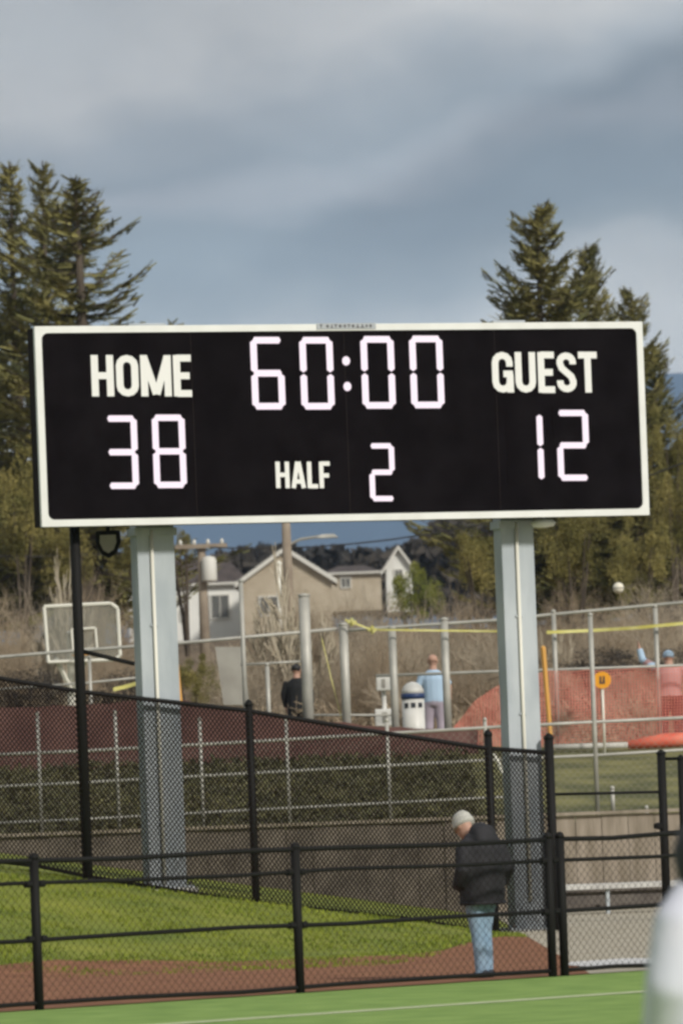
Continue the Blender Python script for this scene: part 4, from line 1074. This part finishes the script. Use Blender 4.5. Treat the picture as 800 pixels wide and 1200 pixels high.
def hand(m, wrist, d, pal, curl=.5, s=1.0):
    """wrist point, direction of the hand, palm normal"""
    d = V(d).normalized(); pal = V(pal); pal = (pal - d*pal.dot(d)).normalized(); sd_ = d.cross(pal).normalized(); w_ = V(wrist)
    m.loft([(w_, .026*s, .018*s), (w_+d*.04*s, .038*s, .015*s), (w_+d*.085*s, .040*s, .014*s)], pal, 10)
    for k, L_ in enumerate((.068, .078, .072, .056)):
        b_ = w_+d*.08*s+sd_*(.030-.020*k)*s; p1 = b_+(d+pal*curl*.4)*L_*.5*s; p2 = p1+(d*(1-curl*.5)+pal*curl)*L_*.5*s
        m.loft([(b_, .009*s, .009*s), (p1, .0085*s, .0085*s), (p2, .007*s, .007*s)], pal, 8)
    b_ = w_+d*.03*s+sd_*.032*s; m.loft([(b_, .012*s, .012*s), (b_+(d*.6+sd_*.7)*.035*s, .010*s, .010*s), (b_+(d*1.0+sd_*.8+pal*.3)*.05*s, .008*s, .008*s)], pal, 8)
def shoe(m, a, fw=(0, -1, 0)):
    a = V(a); fw = V(fw).normalized(); sdv = V((0, 0, 1)).cross(fw)
    for i in range(1): m.loft([(a-fw*.075+V((0, 0, .045)), .033, .04), (a-fw*.03+V((0, 0, .05)), .04, .05), (a+fw*.06+V((0, 0, .038)), .045, .036), (a+fw*.14+V((0, 0, .03)), .046, .028), (a+fw*.185+V((0, 0, .024)), .025, .02)], (0, 0, 1), 12)

# --- person in the black coat, head bowed, hands in the front pockets, seen from behind at the left
fp = fence_ground(569, 53.9)
pr = thing('person', 'person in black hooded coat, cream beanie and pale jeans standing with bowed head', 'person', (fp.x, fp.y, 0), R(-143))
ch = V((0.02, -.225, 1.455))        # head centre, forward of the feet
body = MB(); head(body, ch, R(38))
limb(body, [(0, -.03, .84), (0, -.01, .98), (0, .0, 1.15), (0, -.02, 1.27), (0, -.08, 1.34), (.01, -.15, 1.40)], [(.15, .11), (.13, .10), (.15, .11), (.15, .1), (.07, .06), (.055, .055)])
for s in (-1, 1):
    limb(body, [(s*.16, -.0, 1.26), (s*.23, .04, 1.05), (s*.15, -.07, .93)], [.05, .045, .03]); hand(body, (s*.15, -.07, .93), (-s*.6, -.25, -.4), (-s, 0, 0), .6)
    ky_ = -.10 if s < 0 else .02
    limb(body, [(s*.075, .0, .84), (s*.065, -.02+ky_*.6, .46), (s*.06, ky_*.5, .25), (s*.055, ky_*.4, .07)], [.075, .05, .042, .035])
organic(body, 'body', M['skin'], pr, .014, 2)
coat = MB()
limb(coat, [(0, .0, .72), (0, .0, .80), (0, .01, .95), (0, .02, 1.10), (0, .01, 1.22), (0, -.03, 1.31), (0, -.09, 1.37)], [(.235, .18), (.24, .185), (.235, .18), (.24, .175), (.225, .165), (.165, .135), (.09, .10)])
for s in (-1, 1):
    limb(coat, [(s*.14, .0, 1.30), (s*.215, .01, 1.22), (s*.275, .055, 1.03), (s*.265, .0, .93), (s*.19, -.13, .90)], [.07, .085, .072, .066, .062])
hoodpts = [((0, .06, 1.22), .11, .05), ((0, .095, 1.31), .14, .08), ((0, .05, 1.39), .13, .09), ((0, -.04, 1.43), .10, .07)]
coat.loft(hoodpts, (0, -1, 0), 14)
for s in (-1, 1): limb(coat, [(s*.09, .05, 1.33), (s*.115, -.04, 1.34), (s*.07, -.12, 1.33)], [.05, .045, .035])
organic(coat, 'coat', M['coat'], pr, .016, 3)
m = MB(); m.loft([((0, .0, .705), .242, .187), ((0, .0, .735), .246, .191)], (0, -1, 0), 20); m.build('coat_hem', M['coat'], pr, smooth=True)
jn = MB()
limb(jn, [(0, 0, .92), (0, .0, .84), (0, .0, .76)], [(.155, .13), (.165, .135), (.14, .12)])
for s, kx, ky in ((-1, -.05, -.10), (1, .0, .02)):
    limb(jn, [(s*.075, .0, .84), (s*.075, -.03+ky*.3, .66), (s*.065, -.02+ky*.6, .46), (s*.06, ky*.5, .25), (s*.055, ky*.4, .07), (s*.055, ky*.4, .035)], [.105, .092, .074, .066, .06, .062])
organic(jn, 'jeans', M['jeans'], pr, .014, 3)
for s, ky in ((-1, -.10), (1, .02)):
    m = MB(); shoe(m, (s*.055, ky*.4, 0)); m.build('shoe', M['charcoal'], pr, smooth=True)
bn_ = MB(); rot = Matrix.Rotation(R(38), 3, 'X')
bn_.loft([(ch+rot @ V((0, .012, -.005)), .092, .112), (ch+rot @ V((0, .012, .03)), .096, .118), (ch+rot @ V((0, .014, .08)), .088, .108), (ch+rot @ V((0, .016, .125)), .058, .074), (ch+rot @ V((0, .016, .147)), .02, .026)], rot @ V((0, -1, 0)), 20)
be = bn_.build('beanie', M['beanie'], pr, smooth=True)
m = MB(); m.loft([(ch+rot @ V((0, .010, -.012)), .099, .120), (ch+rot @ V((0, .012, .012)), .1, .122), (ch+rot @ V((0, .013, .035)), .098, .119)], rot @ V((0, -1, 0)), 20); m.build('cuff', M['beanie'], be, smooth=True)

# --- generic standing figure for the far people
def far_person(px, d, hgt, rz, label, top, legs_m, arms, hairm=None, hatm=None, shortsleeve=True, wide=1.15, sleeve=None):
    p = at(px, 860, d); zg = gz(p.x, d); t_ = thing('person', label, 'person', (p.x, d, zg), rz); k = hgt/1.75; t_.scale = (k*wide, k*wide, k)
    b_ = MB(); head(b_, (0, -.01, 1.62)); limb(b_, [(0, 0, .85), (0, 0, 1.0), (0, 0, 1.15), (0, .0, 1.35), (0, .01, 1.44), (0, 0, 1.54)], [(.15, .11), (.14, .1), (.16, .11), (.17, .10), (.07, .06), (.055, .06)])
    for s in (-1, 1):
        limb(b_, [(s*.09, 0, .90), (s*.095, -.01, .5), (s*.10, .01, .08)], [.085, .055, .038]); A = arms[0 if s < 0 else 1]
        limb(b_, [(s*.17, 0, 1.40), A[0], A[1]], [.055, .043, .03]); dd = V(A[1])-V(A[0]); hand(b_, A[1], dd, (-s, -.3, 0), .35)
    organic(b_, 'body', M['skin'], t_, .016, 2)
    c_ = MB(); limb(c_, [(0, 0, .86), (0, 0, .95), (0, 0, 1.1), (0, 0, 1.3), (0, 0, 1.41), (0, 0, 1.47)], [(.18, .135), (.175, .13), (.175, .13), (.195, .13), (.15, .10), (.075, .075)])
    for s in (-1, 1):
        A = arms[0 if s < 0 else 1]; sh_ = V((s*.16, 0, 1.40)); e_ = V(A[0])
        limb(c_, [sh_, sh_.lerp(e_, .5), sh_.lerp(e_, .85)] + ([] if shortsleeve else [e_, V(A[1])]), [.075, .07, .066] + ([] if shortsleeve else [.055, .042]))
    organic(c_, 'shirt', top, t_, .018, 2)
    if sleeve:
        m = MB(); limb(m, [V((.17, 0, 1.41)), V(arms[1][0]), V(arms[1][0]).lerp(V(arms[1][1]), .9)], [.078, .06, .045]); organic(m, 'sleeve', sleeve, t_, .018, 2)
    l_ = MB(); limb(l_, [(0, 0, .95), (0, 0, .86), (0, 0, .80)], [(.17, .13), (.175, .135), (.15, .12)])
    for s in (-1, 1): limb(l_, [(s*.085, 0, .86), (s*.10, -.01, .5), (s*.115, 0, .10)], [.105, .08, .07])
    organic(l_, 'trousers', legs_m, t_, .018, 2)
    for s in (-1, 1): m = MB(); shoe(m, (s*.115, 0, 0)); m.build('shoe', M['charcoal'], t_, smooth=True)
    h_ = MB(); h_.loft([((0, .03, 1.60), .075, .075), ((0, .012, 1.65), .083, .098), ((0, .01, 1.70), .072, .09), ((0, .008, 1.735), .04, .05), ((0, .008, 1.748), .01, .012)], (0, -1, 0), 16)
    hh_ = h_.build('cap' if hatm else 'hair', hatm or hairm, t_, smooth=True)
    if hatm: m = MB(); m.box((0, -.12, 1.655), (.13, .1, .012)); m.build('peak', hatm, hh_)
    return t_
arm_dn = [((-.25, .0, 1.14), (-.24, -.06, .90)), ((.25, .0, 1.14), (.24, -.06, .90))]
far_person(510, 107.2, 1.80, R(170), 'person in light blue shirt standing beside the white domed bin', M['bluetee'], M['lavender'], arm_dn, hairm=M['skin'])
far_person(786, 105.6, 1.72, R(175), 'person in dusty pink top and pale cap, one arm raised, behind the red netting', M['pinktop'], M['maroon'], [((-.34, -.05, 1.27), (-.42, -.1, 1.08)), ((.38, -.08, 1.58), (.42, -.10, 1.82))], hatm=M['bluetee'], shortsleeve=True, wide=1.3, sleeve=M['bluetee'])
far_person(350, 112, 1.75, R(160), 'person all in black standing behind the thick pale post', M['blackcloth'], M['blackcloth'], arm_dn, hairm=M['hair'], shortsleeve=False)
# ball in the air
c = at(724, 689, 112); bb = thing('ball', 'round white ball in the air above the yellow tape', 'ball', c)
m = MB(); m.lathe([(.002, -.11)] + [(.11*math.cos(R(a)), .11*math.sin(R(a))) for a in range(-75, 76, 15)] + [(.002, .11)], n=20); m.build('shell', M['ball'], bb, smooth=True)
m = MB(); m.lathe([(.1095, -.012), (.1115, 0), (.1095, .012)], n=20); m.build('seam', M['tarp'], bb, smooth=True)

# --- foreground player at the right edge, white jersey, bent forward, very close
c = at(872, 1200, 17.0); fg = thing('person', 'blurred person in white jersey with dark hair in the near right corner', 'person', (c.x, 17.0, 0), R(205)); fg.scale = (1.05, 1.05, 1.15)
HC = V((0.09, -.02, 1.16))
b_ = MB(); head(b_, HC, R(12)); limb(b_, [(0, 0, .72), (0, .02, .9), (0, .0, 1.08), (.03, -.01, 1.12), (.06, -.02, 1.14)], [(.14, .11), (.14, .11), (.15, .11), (.07, .06), (.05, .05)])
for s in (-1, 1):
    limb(b_, [(s*.15, 0, 1.10), (s*.22, .02, .86), (s*.21, -.10, .66)], [.05, .042, .03]); hand(b_, (s*.21, -.10, .66), (0, -.3, -1), (-s, 0, 0), .4)
    limb(b_, [(s*.08, 0, .76), (s*.09, -.03, .42), (s*.10, .02, .08)], [.08, .055, .038])
organic(b_, 'body', M['skin'], fg, .014, 2)
c_ = MB(); limb(c_, [(0, 0, .60), (0, .0, .8), (0, .01, 1.0), (0, .0, 1.10), (.02, -.01, 1.17), (.04, -.02, 1.21)], [(.20, .15), (.195, .145), (.20, .15), (.18, .125), (.11, .10), (.07, .07)])
for s in (-1, 1): limb(c_, [(s*.11, 0, 1.11), (s*.20, .015, 1.01), (s*.245, .02, .86), (s*.23, -.08, .70)], [.075, .085, .075, .06])
organic(c_, 'jersey', M['jersey'], fg, .016, 3)
l_ = MB(); limb(l_, [(0, 0, .78), (0, 0, .7)], [(.16, .13), (.165, .13)])
for s in (-1, 1): limb(l_, [(s*.085, 0, .74), (s*.095, -.02, .45), (s*.105, 0, .1)], [.10, .075, .06])
organic(l_, 'trousers', M['charcoal'], fg, .018, 2)
for s in (-1, 1): m = MB(); shoe(m, (s*.10, 0, 0)); m.build('shoe', M['charcoal'], fg, smooth=True)
h_ = MB(); h_.loft([(HC+V(p), a, b) for p, a, b in (((0, .06, -.13), .085, .05), ((0, .045, -.06), .105, .085), ((0, .03, .0), .108, .105), ((0, .0, .06), .10, .115), ((0, -.005, .11), .075, .09), ((0, -.01, .135), .02, .03))], (0, -1, 0), 16)
organic(h_, 'hair', M['hair'], fg, .014, 2)

# ------------------------------------------------------------------ haze
hz = MB(); hz.box((0, 4600, 449), (19200, 11000, 902)); ho = hz.build('haze', M['white'])
hm = bpy.data.materials.new('air'); hm.use_nodes = True; t = hm.node_tree; t.nodes.clear()
oo = t.nodes.new('ShaderNodeOutputMaterial'); pv = t.nodes.new('ShaderNodeVolumePrincipled'); pv.inputs['Density'].default_value = 7e-5; pv.inputs['Color'].default_value = (.50, .70, 1.0, 1)
t.links.new(pv.outputs[0], oo.inputs['Volume']); ho.data.materials.clear(); ho.data.materials.append(hm)
tag(ho, kind='stuff')
